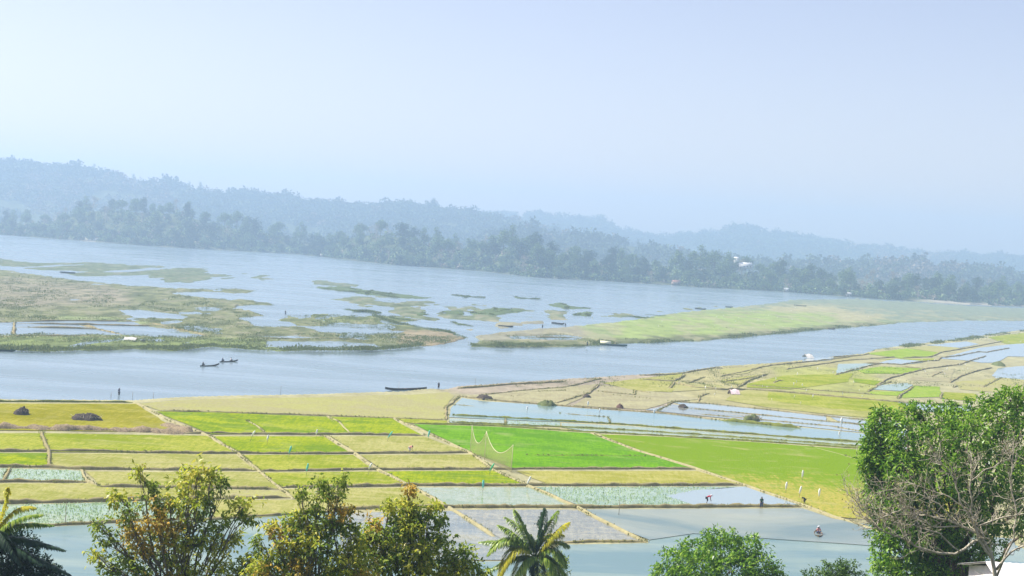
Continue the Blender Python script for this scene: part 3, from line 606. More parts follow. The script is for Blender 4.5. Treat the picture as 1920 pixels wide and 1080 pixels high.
for pts, wd, ht, mt, nm in [
 ([(252, 755), (330, 794), (395, 820), (445, 852), (485, 884), (528, 919), (548, 936)], 0.61, 0.26, B['path'], 'footpath'),
 ([(462, 788), (480, 799), (498, 814)], 0.32, 0.20, B['path'], 'footpath'),
 ([(606, 779), (635, 791), (655, 813)], 0.32, 0.20, B['path'], 'footpath'),
 ([(608, 817), (662, 848), (710, 882), (768, 912), (838, 950), (925, 1008)], 0.70, 0.26, B['path'], 'footpath'),
 ([(736, 783), (790, 808), (880, 848), (922, 880), (988, 911), (1080, 951), (1208, 1016)], 0.46, 0.26, B['path'], 'footpath'),
 ([(1108, 811), (1184, 841), (1308, 881), (1396, 911), (1503, 948), (1562, 970), (1660, 1002)], 0.42, 0.26, B['path'], 'footpath'),
 ([(1518, 838), (1570, 851), (1612, 864)], 0.28, 0.17, B['path'], 'footpath'),
 ([(-600, 749), (0, 754), (250, 755)], 0.41, 0.32, B['earth_green'], 'field_bank'),
 ([(298, 770), (400, 773), (640, 781), (838, 789)], 0.48, 0.24, B['earth'], 'field_bank'),
 ([(345, 813), (520, 815), (655, 815), (796, 817)], 0.54, 0.34, B['earth'], 'field_bank'),
 ([(-600, 846), (88, 847), (440, 851), (662, 851), (882, 849)], 0.51, 0.34, B['earth'], 'field_bank'),
 ([(-600, 874), (92, 876), (155, 880), (484, 883)], 0.54, 0.34, B['earth'], 'field_bank'),
 ([(484, 884), (712, 881), (924, 880), (1308, 880)], 0.54, 0.34, B['earth'], 'field_bank'),
 ([(-600, 905), (8, 904), (168, 904)], 0.54, 0.32, B['earth'], 'field_bank'),
 ([(186, 912), (340, 915), (524, 918)], 0.54, 0.36, B['earth'], 'field_bank'),
 ([(410, 935), (545, 934)], 0.54, 0.36, B['earth'], 'field_bank'),
 ([(526, 915), (766, 911), (986, 911), (1200, 911), (1392, 910)], 0.65, 0.40, B['earth'], 'field_bank'),
 ([(-600, 946), (20, 944), (190, 940), (410, 935)], 0.65, 0.40, B['earth'], 'field_bank'),
 ([(600, 958), (700, 953), (840, 952), (1086, 952), (1300, 951), (1502, 950)], 0.68, 0.40, B['earth'], 'field_bank'),
 ([(1050, 1018), (1210, 1016)], 0.48, 0.28, B['earth'], 'field_bank'),
 ([(-600, 992), (90, 986), (200, 980), (420, 974), (640, 959)], 0.48, 0.28, B['earth'], 'field_bank'),
 ([(77, 811), (91, 847), (93, 876)], 0.48, 0.34, B['earth'], 'field_bank'),
 ([(18, 877), (5, 905)], 0.41, 0.28, B['earth'], 'field_bank'), ([(153, 881), (166, 904), (188, 912)], 0.38, 0.27, B['path'], 'field_bank'),
 ([(775, 794), (930, 799), (1108, 811), (1250, 818), (1400, 827), (1640, 843), (1800, 857)], 0.54, 0.28, B['earth_green'], 'field_bank'),
 ([(980, 854), (1100, 855), (1245, 856)], 0.24, 0.13, B['earth_green'], 'field_bank'),
 ([(836, 788), (838, 765), (862, 744), (905, 750), (1000, 757), (1100, 765), (1250, 776), (1350, 789)], 0.46, 0.26, B['mud_bund'], 'field_bank'),
 ([(1350, 789), (1420, 796), (1500, 804)], 0.88, 0.64, B['earth_green'], 'field_bank'),
 ([(845, 759), (870, 761), (895, 763)], 0.41, 0.21, B['mud_bund'], 'field_bank'),
 ([(842, 779), (900, 782), (945, 784), (1050, 790), (1170, 797), (1400, 814), (1640, 832), (1700, 838)], 0.48, 0.32, B['earth_green'], 'field_bank'),
 ([(842, 792), (945, 797), (1100, 803), (1300, 815), (1500, 829), (1640, 840)], 0.48, 0.28, B['earth_green'], 'field_bank'),
 ([(1050, 776), (1140, 783), (1143, 794)], 0.31, 0.19, B['mud_bund'], 'field_bank'), ([(947, 784), (947, 797)], 0.26, 0.16, B['mud_bund'], 'field_bank'),
 ([(1262, 754), (1330, 758), (1430, 768), (1540, 780), (1640, 790), (1700, 796)], 0.41, 0.24, B['mud_bund'], 'field_bank'),
 ([(1290, 766), (1400, 776), (1540, 790), (1640, 799), (1700, 804)], 0.36, 0.21, B['mud_bund'], 'field_bank'),
 ([(1300, 776), (1420, 787), (1560, 800), (1640, 814), (1700, 822)], 0.36, 0.21, B['mud_bund'], 'field_bank'),
 ([(1235, 771), (1252, 760), (1266, 753), (1290, 753)], 0.41, 0.26, B['mud_bund'], 'field_bank'),
 ([(905, 741), (1000, 731), (1060, 727), (1110, 714), (1128, 710)], 0.46, 0.26, B['mud_bund'], 'field_bank'),
 ([(1040, 757), (1075, 747), (1105, 738), (1122, 722)], 0.56, 0.31, B['mud_bund'], 'field_bank'),
 ([(1060, 733), (1150, 741), (1260, 753)], 0.46, 0.15, B['path'], 'footpath'), ([(960, 744), (1000, 735), (1060, 733)], 0.46, 0.15, B['path'], 'footpath'),
 ([(860, 729), (960, 721), (1010, 719), (1060, 716)], 0.61, 0.37, B['mud_bund'], 'field_bank'),
 ([(1122, 735), (1188, 741), (1190, 733), (1220, 738)], 0.48, 0.32, B['earth'], 'field_bank'),
 ([(1200, 704), (1265, 703), (1300, 696), (1350, 689)], 0.61, 0.31, B['mud_bund'], 'field_bank'),
 ([(1200, 712), (1262, 716), (1275, 710), (1285, 704)], 0.61, 0.40, B['earth'], 'field_bank'),
 ([(1256, 729), (1264, 718), (1300, 727), (1352, 731), (1400, 731), (1470, 736), (1560, 744), (1640, 751), (1700, 756), (1820, 762)], 0.61, 0.40, B['earth'], 'field_bank'),
 ([(1288, 720), (1322, 707)], 0.46, 0.26, B['mud_bund'], 'field_bank'), ([(1310, 754), (1314, 744), (1328, 739)], 0.41, 0.24, B['mud_bund'], 'field_bank'),
 ([(1352, 706), (1390, 699), (1430, 688), (1450, 685), (1500, 680), (1560, 674), (1632, 664)], 0.61, 0.31, B['mud_bund'], 'field_bank'),
 ([(1352, 717), (1400, 711), (1440, 702)], 0.51, 0.26, B['mud_bund'], 'field_bank'), ([(1384, 727), (1405, 714), (1436, 703)], 0.61, 0.40, B['earth'], 'field_bank'),
 ([(1450, 719), (1458, 715), (1472, 714)], 0.51, 0.31, B['mud_bund'], 'field_bank'), ([(1473, 693), (1540, 683), (1590, 676), (1680, 670)], 0.56, 0.31, B['mud_bund'], 'field_bank'),
 ([(1400, 723), (1640, 740)], 0.48, 0.24, B['earth'], 'field_bank'),
 ([(1560, 670), (1620, 666)], 0.71, 0.37, B['mud_bund'], 'field_bank'),
 ([(1690, 671), (1745, 670), (1765, 661), (1820, 652), (1880, 640)], 0.66, 0.37, B['mud_bund'], 'field_bank'),
 ([(1620, 681), (1690, 684), (1740, 677), (1758, 677), (1765, 671), (1800, 667), (1835, 660), (1850, 661), (1892, 653)], 0.66, 0.37, B['mud_bund'], 'field_bank'),
 ([(1565, 704), (1600, 694), (1640, 684), (1652, 682)], 0.56, 0.31, B['mud_bund'], 'field_bank'),
 ([(1645, 723), (1662, 712), (1700, 701), (1736, 692), (1800, 684), (1822, 676), (1850, 668)], 0.66, 0.37, B['mud_bund'], 'field_bank'),
 ([(1690, 688), (1736, 692)], 0.61, 0.40, B['earth'], 'field_bank'),
 ([(1628, 735), (1650, 722), (1672, 716)], 0.51, 0.26, B['mud_bund'], 'field_bank'), ([(1684, 748), (1692, 740), (1712, 726)], 0.61, 0.40, B['earth'], 'field_bank'),
 ([(1746, 707), (1768, 697)], 0.51, 0.31, B['mud_bund'], 'field_bank'), ([(1782, 718), (1800, 706), (1832, 696), (1860, 690)], 0.61, 0.37, B['mud_bund'], 'field_bank'),
 ([(1842, 727), (1860, 718), (1878, 709)], 0.51, 0.31, B['mud_bund'], 'field_bank'), ([(1786, 727), (1796, 724)], 0.51, 0.31, B['mud_bund'], 'field_bank'),
 ([(1764, 748), (1766, 738)], 0.54, 0.32, B['earth'], 'field_bank'),
]: bank(pts, wd, ht, mt, nm)
bank([(-600, 800), (0, 803), (120, 806), (250, 808), (345, 813)], 2.6, 0.55, M['debris'], 'straw_ridge', 0.7, step=0.4)
bank([(310, 797), (340, 807), (358, 813)], 2.2, 0.6, M['debris'], 'straw_ridge', 0.7, step=0.4)
# banks standing in the flooded plots across the river
for pts in [[(24, 604), (130, 602), (270, 604)], [(32, 607), (140, 609), (270, 612), (330, 613)], [(32, 614), (120, 616), (180, 618), (230, 628)], [(27, 605), (26, 628)], [(0, 605), (22, 605)],
            [(0, 633), (60, 631), (200, 633), (240, 632)], [(150, 610), (190, 619)], [(270, 605), (330, 617), (392, 631)], [(400, 637), (480, 637), (640, 636), (700, 640)],
            [(960, 629), (1030, 628)], [(990, 633), (1085, 634)]]:
    bank(pts, 1.0, 0.5, M['mud_bund'], 'field_bank', z0=-0.1, step=3)

def bank_grass():
    p = np.concatenate(BG); p = p[fbm(p[:, 0] / 3, p[:, 1] / 3, 3, 88) > -0.1]; p = np.repeat(p, 3, 0) + rng.normal(size=(len(p) * 3, 3)) * [.1, .1, 0]
    d = unit(rng.normal(size=p.shape) * .5 + [0, 0, 1.]); V, Fq = leaf_quads(p, d, .16 + .22 * rng.random(len(p)), .10, .1)
    o = ob('bank_grass', mesh_np('bank_grass', V, Fq, [leaf_mat('bank_blades', [alb(128, 140, 60), alb(168, 176, 84), alb(206, 200, 130)], .3, .8)]))
    tag(o, 'short grass growing along the banks between the fields', 'grass', kind='stuff')
bank_grass()

# ------------------------------------------------------------------ foliage helpers
def foliage(name, clumps, mats, leaf_len, leaf_w, parent=None, droop=0.5, per=7, shell=0.55, spread=0.35):
    """clumps: (centre, radii, rosette count, material index); leaves in drooping rosettes around the outside of each clump"""
    Vs, Fs, Ms, tips = [], [], [], []; off = 0
    for c, rad, n, mi in clumps:
        u = unit(rng.normal(size=(n, 3))); rr = (shell + (1 - shell) * rng.random(n) ** 0.6)[:, None]
        rr = rr * (1 + 0.22 * rng.normal(size=(n, 1)) * spread * 2)
        c = np.asarray(c); p = c + u * rr * np.asarray(rad); tips.append((c, p))
        out = unit(u / np.asarray(rad))
        P_ = np.repeat(p, per, 0); O = np.repeat(out, per, 0)
        d = unit(O * 0.55 + rng.normal(size=P_.shape) * 0.75 + np.array([0, 0, -droop]))
        L = leaf_len * (0.65 + 0.6 * rng.random(len(P_)))
        V, Fq = leaf_quads(P_ + rng.normal(size=P_.shape) * leaf_len * 0.35, d, L, leaf_w * (0.7 + 0.5 * rng.random(len(P_))))
        Vs.append(V); Fs.append(Fq + off); off += len(V); Ms.append(np.full(len(Fq), mi))
    me = mesh_np(name, np.concatenate(Vs), np.concatenate(Fs), mats, np.concatenate(Ms))
    return ob(name, me, parent), tips
def limb(a, b, r0, r1, n=7, wob=0.08, sag=0.0):
    a = np.asarray(a, float); b = np.asarray(b, float); L = np.linalg.norm(b - a); t = np.linspace(0, 1, n)[:, None]
    p = a + (b - a) * t; k = rng.normal(size=(n, 3)) * wob * L * 0.4; k[0] = k[-1] = 0
    p = p + k; p[:, 2] += sag * L * (t[:, 0] * (1 - t[:, 0])) * 4
    return p, np.linspace(r0, r1, n)

# ------------------------------------------------------------------ far bank trees
PAL = {'green': [(0.03, 0.06, 0.03), (0.10, 0.18, 0.06), (0.32, 0.42, 0.15)],  # wide colour range: dark and bright ends stand in for shaded and sunlit leaves
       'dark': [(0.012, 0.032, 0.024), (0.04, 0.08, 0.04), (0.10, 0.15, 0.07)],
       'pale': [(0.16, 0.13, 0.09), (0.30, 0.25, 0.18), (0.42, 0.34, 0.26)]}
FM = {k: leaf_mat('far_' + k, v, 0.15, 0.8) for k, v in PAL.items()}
def far_tree_proto(kind, tall, seed):
    """crown about 14 m across, built round the origin at the trunk's foot"""
    t = empty('broadleaf_tree'); h = 17 * tall; cl = []
    n = 9 if kind != 'pale' else 7
    for k in range(n):
        a = rng.random() * 6.28; q = rng.random() ** 0.6; zz = h * (0.24 + 0.62 * rng.random())
        wd = (1 - abs(zz / h - 0.5)) * 5.6 / tall ** 0.5
        cl.append(((math.cos(a) * q * wd, math.sin(a) * q * wd, zz), (3.2 * rng.uniform(.7, 1.3), 3.2 * rng.uniform(.7, 1.3), 2.7 * rng.uniform(.7, 1.2)), 52 if kind != 'pale' else 28, 0))
    cl.append(((0, 0, h * 0.88), (2.4, 2.4, 2.4), 40, 0))
    foliage('crown', cl, [FM[kind]], 1.05 if kind != 'pale' else 0.7, 0.75 if kind != 'pale' else 0.4, t, 0.2, 3, 0.4, 0.5)
    b = MB(); p, r = limb((0, 0, -1.5), (0.3, 0, h * 0.6), 0.45, 0.2, 5, 0.03); b.tube(p, r, 5)
    for c, _, _, _ in cl:
        p, r = limb((0.1, 0, h * 0.32), c, 0.22, 0.06, 4, 0.05); b.tube(p, r, 4, cap=False)
    b.build('trunk', M['pale_bark' if kind == 'pale' else 'bark'], t)
    return t
def fpos(px, dist_in):
    X = P(px, 500, 1500)[0]; Y = shoreY(X) + dist_in; X = P(px, 500, Y)[0]
    Y = shoreY(X) + dist_in
    return np.array([X, Y, float(far_height(np.array([X]), np.array([Y]))[0])])
protos = [(k, far_tree_proto(k, tl, i)) for i, (k, tl) in enumerate([('green', 0.85), ('green', 1.0), ('green', 1.2), ('dark', 0.9), ('dark', 1.15), ('pale', 0.8), ('pale', 1.05)])]
used = set()
STRETCH = [(-200, 130, 'at the left end of the far bank'), (130, 330, 'on the left part of the far bank'), (330, 600, 'left of the wooded point, far bank'), (600, 830, 'on the wooded point, far bank'), (830, 1060, 'on the knoll of the far bank'),
           (1060, 1260, 'right of the far bank knoll'), (1260, 1480, 'below the white hilltop house'), (1480, 1700, 'between the white waterside huts'), (1700, 2150, 'behind the pale sand strip')]
def stretch(px):
    for a, b, s in STRETCH:
        if a <= px < b: return s
    return STRETCH[-1][2]
KL = {'green': 'grey green broad tree with uneven crown', 'dark': 'dark blue green dense tree', 'pale': 'pale brown half bare tree'}
rt = random.Random(5)
rows = [(6, 15.5, 0.62), (30, 16.0, 0.85), (62, 17.0, 1.0), (100, 19.0, 1.0), (140, 24.0, 1.0)]
for din, stepx, sc0 in rows:
    px = -60.0
    while px < 1990:
        px += stepx * rt.uniform(0.75, 1.75) * 1.32
        if 1705 < px < 1835 and din < 25: continue
        if (1228 < px < 1280 or 1365 < px < 1412) and din in (6, 62): continue
        pk = rt.random(); pale = 0.34 if (30 < px < 150 or 620 < px < 800 or 1620 < px < 1730) and din > 20 else 0.07
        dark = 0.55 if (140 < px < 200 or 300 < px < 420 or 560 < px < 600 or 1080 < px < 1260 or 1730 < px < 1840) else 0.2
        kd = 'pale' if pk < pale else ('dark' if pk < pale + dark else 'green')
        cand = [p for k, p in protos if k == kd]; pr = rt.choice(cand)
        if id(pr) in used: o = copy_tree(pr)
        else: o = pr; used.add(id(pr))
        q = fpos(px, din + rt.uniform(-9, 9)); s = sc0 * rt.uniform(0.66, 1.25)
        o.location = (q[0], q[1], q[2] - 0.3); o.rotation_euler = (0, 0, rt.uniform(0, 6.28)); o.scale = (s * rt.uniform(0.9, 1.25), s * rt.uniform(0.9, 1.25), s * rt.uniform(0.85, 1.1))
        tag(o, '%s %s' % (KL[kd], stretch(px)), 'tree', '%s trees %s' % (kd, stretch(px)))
for k, pr in protos:
    if id(pr) not in used:
        for ch in list(pr.children): bpy.data.objects.remove(ch)
        bpy.data.objects.remove(pr)

def scatter_canopy(name, pts, size, mats, midx, nl=26, flat=0.75, leaf=0.42):
    """far forest that reads as one mass: one canopy of leaf clumps over many points"""
    n = len(pts); u = unit(rng.normal(size=(n * nl, 3))); u[:, 2] = np.abs(u[:, 2]) * 1.1 - 0.15
    S = np.repeat(size, nl)[:, None]; p = np.repeat(pts, nl, 0) + u * S * np.array([0.62, 0.62, flat]) * (0.6 + 0.45 * rng.random((n * nl, 1)))
    d = unit(rng.normal(size=p.shape)); V, Fq = leaf_quads(p, d, S[:, 0] * leaf, S[:, 0] * leaf * 0.8)
    o = ob(name, mesh_np(name, V, Fq, mats, np.repeat(midx, nl))); o['kind'] = 'stuff'; return o
def forest():
    pts, sz, mi = [], [], []
    for q, (pp, D, W) in zip(_rd, RIDGES):
        a, z, D, W = q
        n = int(900 * D / 2400 * (7 if W > 400 else 4.5))
        az = rng.uniform(-0.40, 0.40, n); t = -np.abs(rng.beta(1.1, 2.0, n)) * 0.95 + 0.02
        t[:n // 5] = rng.uniform(-0.03, 0.03, n // 5)
        Y = D + t * W; X = az * Y; Z = far_height(X, Y)
        ok = (Y > shoreY(X) + 150) & (Z > 4)
        # leave thinner patches where the photo shows paler scrub
        ok &= fbm(X / 60, Y / 60, 3, 77) > -0.22
        s = rng.uniform(7, 17, n) * (1 + 0.45 * (rng.random(n) > 0.93)) * (D / 2600) ** 0.3
        px, py = proj(X, Y, Z)
        pink = (((px > 40) & (px < 320) & (py > 335)) | ((px > 1640) & (px < 1790))) & (rng.random(n) < 0.6)
        for i in np.nonzero(ok)[0]:
            pts.append((X[i], Y[i], Z[i] + s[i] * 0.35)); sz.append(s[i]); mi.append(2 if pink[i] or rng.random() < 0.06 else (1 if rng.random() < 0.3 else 0))
    o = scatter_canopy('forest', np.array(pts), np.array(sz), [leaf_mat('ridge_leaf', [(0.04, 0.07, 0.04), (0.08, 0.12, 0.06), (0.13, 0.17, 0.09)], 0.1, 0.9), leaf_mat('ridge_dark_leaf', [(0.025, 0.05, 0.03), (0.05, 0.08, 0.05), (0.08, 0.11, 0.06)], 0.1, 0.9), leaf_mat('ridge_bare', [(0.12, 0.11, 0.08), (0.18, 0.15, 0.11), (0.25, 0.20, 0.15)], 0.1, 0.9)], np.array(mi), 40, leaf=0.3)
    tag(o, 'hazy blue wood covering the hills behind the far bank', 'wood', kind='stuff')
    # scrub along the far waterline and under the bank trees
    n = 3600; px = rng.uniform(-120, 2060, n); din = rng.beta(0.8, 1.6, n) * 110 + 2
    pts, sz, mi = [], [], []
    for a, d in zip(px, din):
        if (1705 < a < 1840 and d < 26) or (1225 < a < 1285 and d < 16): continue
        q = fpos(a, d); s = rng.uniform(2.5, 6.5); pts.append((q[0], q[1], q[2] + s * 0.2)); sz.append(s); mi.append(1 if rng.random() < 0.3 else (2 if rng.random() < 0.12 else 0))
    o = scatter_canopy('scrub', np.array(pts), np.array(sz), [FM['green'], FM['dark'], FM['pale']], np.array(mi), 22)
    tag(o, 'low bushes crowding the far waterline under the trees', 'scrub', kind='stuff')
forest()

# tall single trees that stand out on the far skyline
def lone(px, py_base, Y, s, kd, lab, tallf=1.0):
    pr = [p for k, p in protos if k == kd and id(p) in used][-1]
    o = copy_tree(pr); X = P(px, 400, Y)[0]; z = float(far_height(np.array([X]), np.array([Y]))[0])
    o.location = (X, Y, z - 1); o.scale = (s, s, s * tallf); o.rotation_euler = (0, 0, rt.uniform(0, 6)); tag(o, lab, 'tree', 'trees standing on the ridge line'); return o
for i, (px, s) in enumerate([(52, 1.0), (108, .8), (172, 1.15), (246, 1.0), (302, .8), (352, .9), (372, 1.0), (438, .8), (476, .7)]):
    lone(px, 0, 2995, s, 'green', ['small round tree on the left ridge line above the bare pinkish slope', 'hazy tree on the left ridge line', 'tallest hazy tree on the left ridge line'][2 if i == 2 else (0 if i == 3 else 1)], 1.1)
for i, (px, s) in enumerate([(704, .9), (768, 1.0), (812, 1.45), (838, .8)]):
    lone(px, 0, 2995, s, 'dark', 'tall bushy tree sticking up from the middle ridge' if i == 2 else 'hazy dark tree on the middle ridge', 1.1)

# ------------------------------------------------------------------ reeds and grass along the water
def reeds():
    pts = []
    def along(poly, n, jit, wscale=1.0):
        q = np.array(poly, float); seg = np.linalg.norm(np.diff(q, axis=0), axis=1); cs = np.concatenate([[0], np.cumsum(seg)])
        t = rng.random(n) * cs[-1]; x = np.interp(t, cs, q[:, 0]); y = np.interp(t, cs, q[:, 1]) - np.abs(rng.normal(size=n)) * jit
        for a, b in zip(x, y): pts.append((a, b, wscale))
    along([(-120, 661), (0, 657), (100, 660), (250, 654), (330, 657), (400, 651), (500, 659), (600, 659), (700, 659), (740, 656), (790, 650)], 2600, 2.6)
    along([(885, 651), (1000, 651), (1100, 649), (1150, 644), (1220, 642), (1320, 638), (1400, 631), (1480, 624), (1560, 616), (1640, 610)], 1900, 2.2)
    along([(1640, 657), (1700, 649), (1760, 642), (1820, 634), (1880, 625), (1940, 618)], 1100, -1.8, 1.3)
    along([(700, 592), (740, 606), (800, 616), (846, 625), (872, 634)], 500, 1.2)
    for p in ISL:
        q = np.array(p); n = int(30 + 2.2 * (q[:, 0].max() - q[:, 0].min())); c = q.mean(0)
        for _ in range(n):
            k = q[rng.integers(len(q))]; v = c + (k - c) * rng.random() * 0.8; pts.append((v[0], v[1], 1.1))
    n = 15000; X = rng.uniform(-20, 870, n); Y = rng.uniform(512, 645, n)
    keep = sdist(X, Y, L_MARSH) > 4
    for p in PONDS: keep &= sdist(X, Y, p) < -3
    for a, b in zip(X[keep], Y[keep]): pts.append((a, b, 0.6))
    n = 7000; X = rng.uniform(880, 1920, n); Y = rng.uniform(560, 655, n); keep = sdist(X, Y, L_SPIT) > 2
    for a, b in zip(X[keep], Y[keep]): pts.append((a, b, 0.6))
    n = 6000; X = rng.uniform(850, 1920, n); Y = rng.uniform(625, 728, n); keep = (sdist(X, Y, L_NEAR) > 2) & (rng.random(n) < 0.7)
    for a, b in zip(X[keep], Y[keep]): pts.append((a, b, 0.5))
    base = np.array([U(a, b, 0.2) for a, b, _ in pts]); ws = np.array([c for _, _, c in pts])
    per = 7; B_ = np.repeat(base, per, 0); W_ = np.repeat(ws, per)
    B_ = B_ + rng.normal(size=B_.shape) * np.array([0.55, 0.9, 0]); B_[:, 2] = np.where(B_[:, 1] < 470, 0.45, 0.1)
    d = unit(rng.normal(size=B_.shape) * 0.35 + np.array([0, 0, 1.0])); k = fbm(B_[:, 0] / 8, B_[:, 1] / 20, 3, 9)
    L = (0.30 + 0.55 * rng.random(len(B_))) * W_ * np.clip(0.8 + 1.7 * k, 0.15, 2.4)
    V, Fq = leaf_quads(B_, d, L, 0.22 * W_ + 0.05, 0.1)
    mt = leaf_mat('reed', [alb(110, 128, 62), alb(140, 160, 80), alb(178, 178, 112)], 0.35, 0.8)
    o = ob('reeds', mesh_np('reeds', V, Fq, [mt])); tag(o, 'tufts of grass and reeds edging the river and the marsh islands', 'reeds', kind='stuff')
reeds()

# ------------------------------------------------------------------ foreground broadleaf trees
L_YEL = leaf_mat('yellow_green_leaf', [(0.12, 0.20, 0.02), (0.38, 0.48, 0.04), (0.62, 0.62, 0.08), (0.80, 0.70, 0.12)], 0.5, 0.38)
L_GRN = leaf_mat('dark_green_leaf', [(0.04, 0.11, 0.02), (0.26, 0.38, 0.04), (0.64, 0.66, 0.12)], 0.5, 0.38)
L_ORG = leaf_mat('orange_leaf', [(0.22, 0.24, 0.04), (0.50, 0.42, 0.08), (0.76, 0.48, 0.06), (0.62, 0.54, 0.18)], 0.5)
L_MAN = leaf_mat('mango_leaf', [(0.012, 0.05, 0.012), (0.10, 0.25, 0.02), (0.28, 0.50, 0.04), (0.54, 0.70, 0.12)], 0.45, 0.35)
L_DRY = leaf_mat('dry_leaf', [(0.20, 0.16, 0.08), (0.38, 0.30, 0.16), (0.30, 0.32, 0.10)], 0.3)
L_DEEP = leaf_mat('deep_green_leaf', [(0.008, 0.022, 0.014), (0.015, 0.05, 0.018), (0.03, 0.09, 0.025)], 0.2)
def px_tree(name, label, cat, base_px, D, clumps, mats, bark, trunk_r, leaf_len, leaf_w, droop=0.5, per=7, dens=1.0, shell=0.5, group=None, twigs=10, spread=0.35, fork=None, dep=1.0):
    """clumps (px, py, rx, ry, dd, material): crown masses at distance D + dd, sizes in photo pixels turned into metres"""
    t = empty(name); k = F_PX / D
    bx = P(base_px, 1000, D)[0]; bz = ground_z(bx, D) - 0.3; t.location = (float(bx), float(D), float(bz))
    org = np.array([bx, D, bz]); cl = []; 
    for px, py, rx, ry, dd, mi in clumps:
        c = P(px, py, D + dd) - org; ax, az_ = rx / k, ry / k
        n = int(dens * 26 * (ax * az_ + (ax * az_) ** 0.75) / (leaf_len * 3.0) ** 1.6) + 8
        cl.append((c, (ax, (ax + az_) / 2 * dep, az_), n, mi))
    cr, tips = foliage('crown', cl, mats, leaf_len, leaf_w, t, droop, per, shell, spread)
    b = MB(); top = np.mean([c[0] for c in cl], 0); lowz = min(c[0][2] for c in cl)
    fk = fork if fork is not None else 0.75
    fz = max(1.0, lowz * fk); f0 = np.array([top[0] * 0.25, top[1] * 0.25, fz])
    p, r = limb((0, 0, -0.3), f0, trunk_r, trunk_r * 0.75, 7, 0.03); b.tube(p, r, 8)
    for (c, rad, n, mi), (cc, tp) in zip(cl, tips):
        p, r = limb(f0, c, trunk_r * 0.5, trunk_r * 0.12, 8, 0.06, 0.05); b.tube(p, r, 6)
        for j in rng.choice(len(tp), min(twigs, len(tp)), replace=False):
            s = p[rng.integers(4, 8)]; q, r2 = limb(s, tp[j], trunk_r * 0.11, 0.006, 5, 0.08); b.tube(q, r2, 4, cap=False)
    b.build('trunk', bark, t)
    return tag(t, label, cat, group)

px_tree('young_tree', 'spreading tree with orange and yellow green leaves right of the left palm', 'tree', 350, 60, [
    (258, 885, 12, 16, 0, 0), (285, 918, 16, 26, 0.2, 1), (300, 950, 22, 24, 0, 1), (352, 905, 42, 30, 0.3, 0), (372, 882, 26, 14, 0, 0), (398, 895, 18, 12, 0.2, 0), (350, 945, 36, 30, -0.3, 0),
    (385, 935, 22, 28, 0.3, 1), (222, 932, 22, 18, 0, 0), (240, 965, 28, 24, -0.2, 1), (290, 975, 45, 30, -0.5, 2), (325, 992, 34, 24, -0.3, 2), (250, 1000, 36, 30, 0.3, 2), (185, 985, 16, 12, 0, 1),
    (205, 1010, 22, 18, 0, 1), (360, 975, 36, 26, 0.3, 1), (452, 950, 30, 22, 0.2, 0), (462, 972, 26, 10, 0, 1), (412, 985, 24, 20, 0, 1), (405, 1020, 28, 26, 0.2, 0), (440, 1010, 18, 20, 0.4, 0), (182, 1040, 18, 16, 0, 0),
    (205, 1065, 24, 20, 0.2, 1), (300, 1040, 50, 34, 0.4, 1), (350, 1065, 46, 26, 0, 0), (410, 1062, 34, 24, 0.2, 0), (270, 1075, 40, 22, -0.2, 1), (450, 1065, 24, 28, 0, 1), (320, 1090, 60, 20, -0.4, 2), (240, 1045, 30, 26, 0.3, 1), (300, 1005, 40, 26, 0.2, 1), (345, 1020, 36, 24, -0.3, 0), (270, 1030, 30, 22, 0, 2), (380, 1010, 26, 24, 0.2, 1), (320, 945, 20, 16, 0, 1), (415, 905, 14, 12, 0, 1), (475, 1050, 20, 26, 0, 0)],
    [L_YEL, L_GRN, L_ORG], M['grey_bark'], 0.13, 0.23, 0.10, 0.5, 6, 0.72, 0.1, twigs=12, spread=0.6, fork=0.6)
px_tree('young_tree', 'bushy brownish green tree with orange tips in the bottom centre left', 'tree', 600, 56, [
    (600, 905, 18, 16, 0, 1), (640, 902, 14, 14, 0.2, 1), (618, 925, 34, 20, 0, 1), (565, 925, 12, 10, 0.2, 1), (585, 950, 26, 18, 0.1, 1), (640, 955, 36, 22, 0, 2), (560, 965, 20, 14, 0, 0), (570, 985, 34, 20, 0.2, 1), (610, 985, 34, 24, 0, 1),
    (655, 990, 26, 22, 0, 1), (506, 985, 16, 14, 0, 0), (530, 1000, 30, 22, 0.1, 2), (545, 1025, 44, 24, -0.3, 0), (600, 1030, 40, 28, -0.4, 1), (520, 1050, 36, 26, 0, 1), (500, 1075, 36, 24, 0.2, 2), (560, 1070, 46, 26, -0.3, 2), (620, 1070, 46, 28, 0, 1),
    (656, 1040, 30, 26, 0, 0), (482, 1015, 8, 14, 0, 1), (590, 1005, 36, 24, -0.2, 0), (640, 1065, 40, 30, -0.4, 0), (480, 1085, 30, 22, 0, 0), (540, 1085, 44, 26, -0.2, 1), (560, 1045, 36, 24, 0.2, 1), (628, 975, 30, 20, 0.2, 1), (670, 1075, 30, 26, 0.1, 2), (668, 1010, 24, 24, 0.2, 0), (675, 1045, 26, 28, 0.2, 1), (545, 985, 24, 18, 0.1, 1), (490, 1060, 26, 26, 0.1, 0)],
    [L_YEL, L_GRN, L_ORG], M['grey_bark'], 0.12, 0.21, 0.09, 0.5, 6, 0.78, 0.1, twigs=14, spread=0.55, fork=0.6)
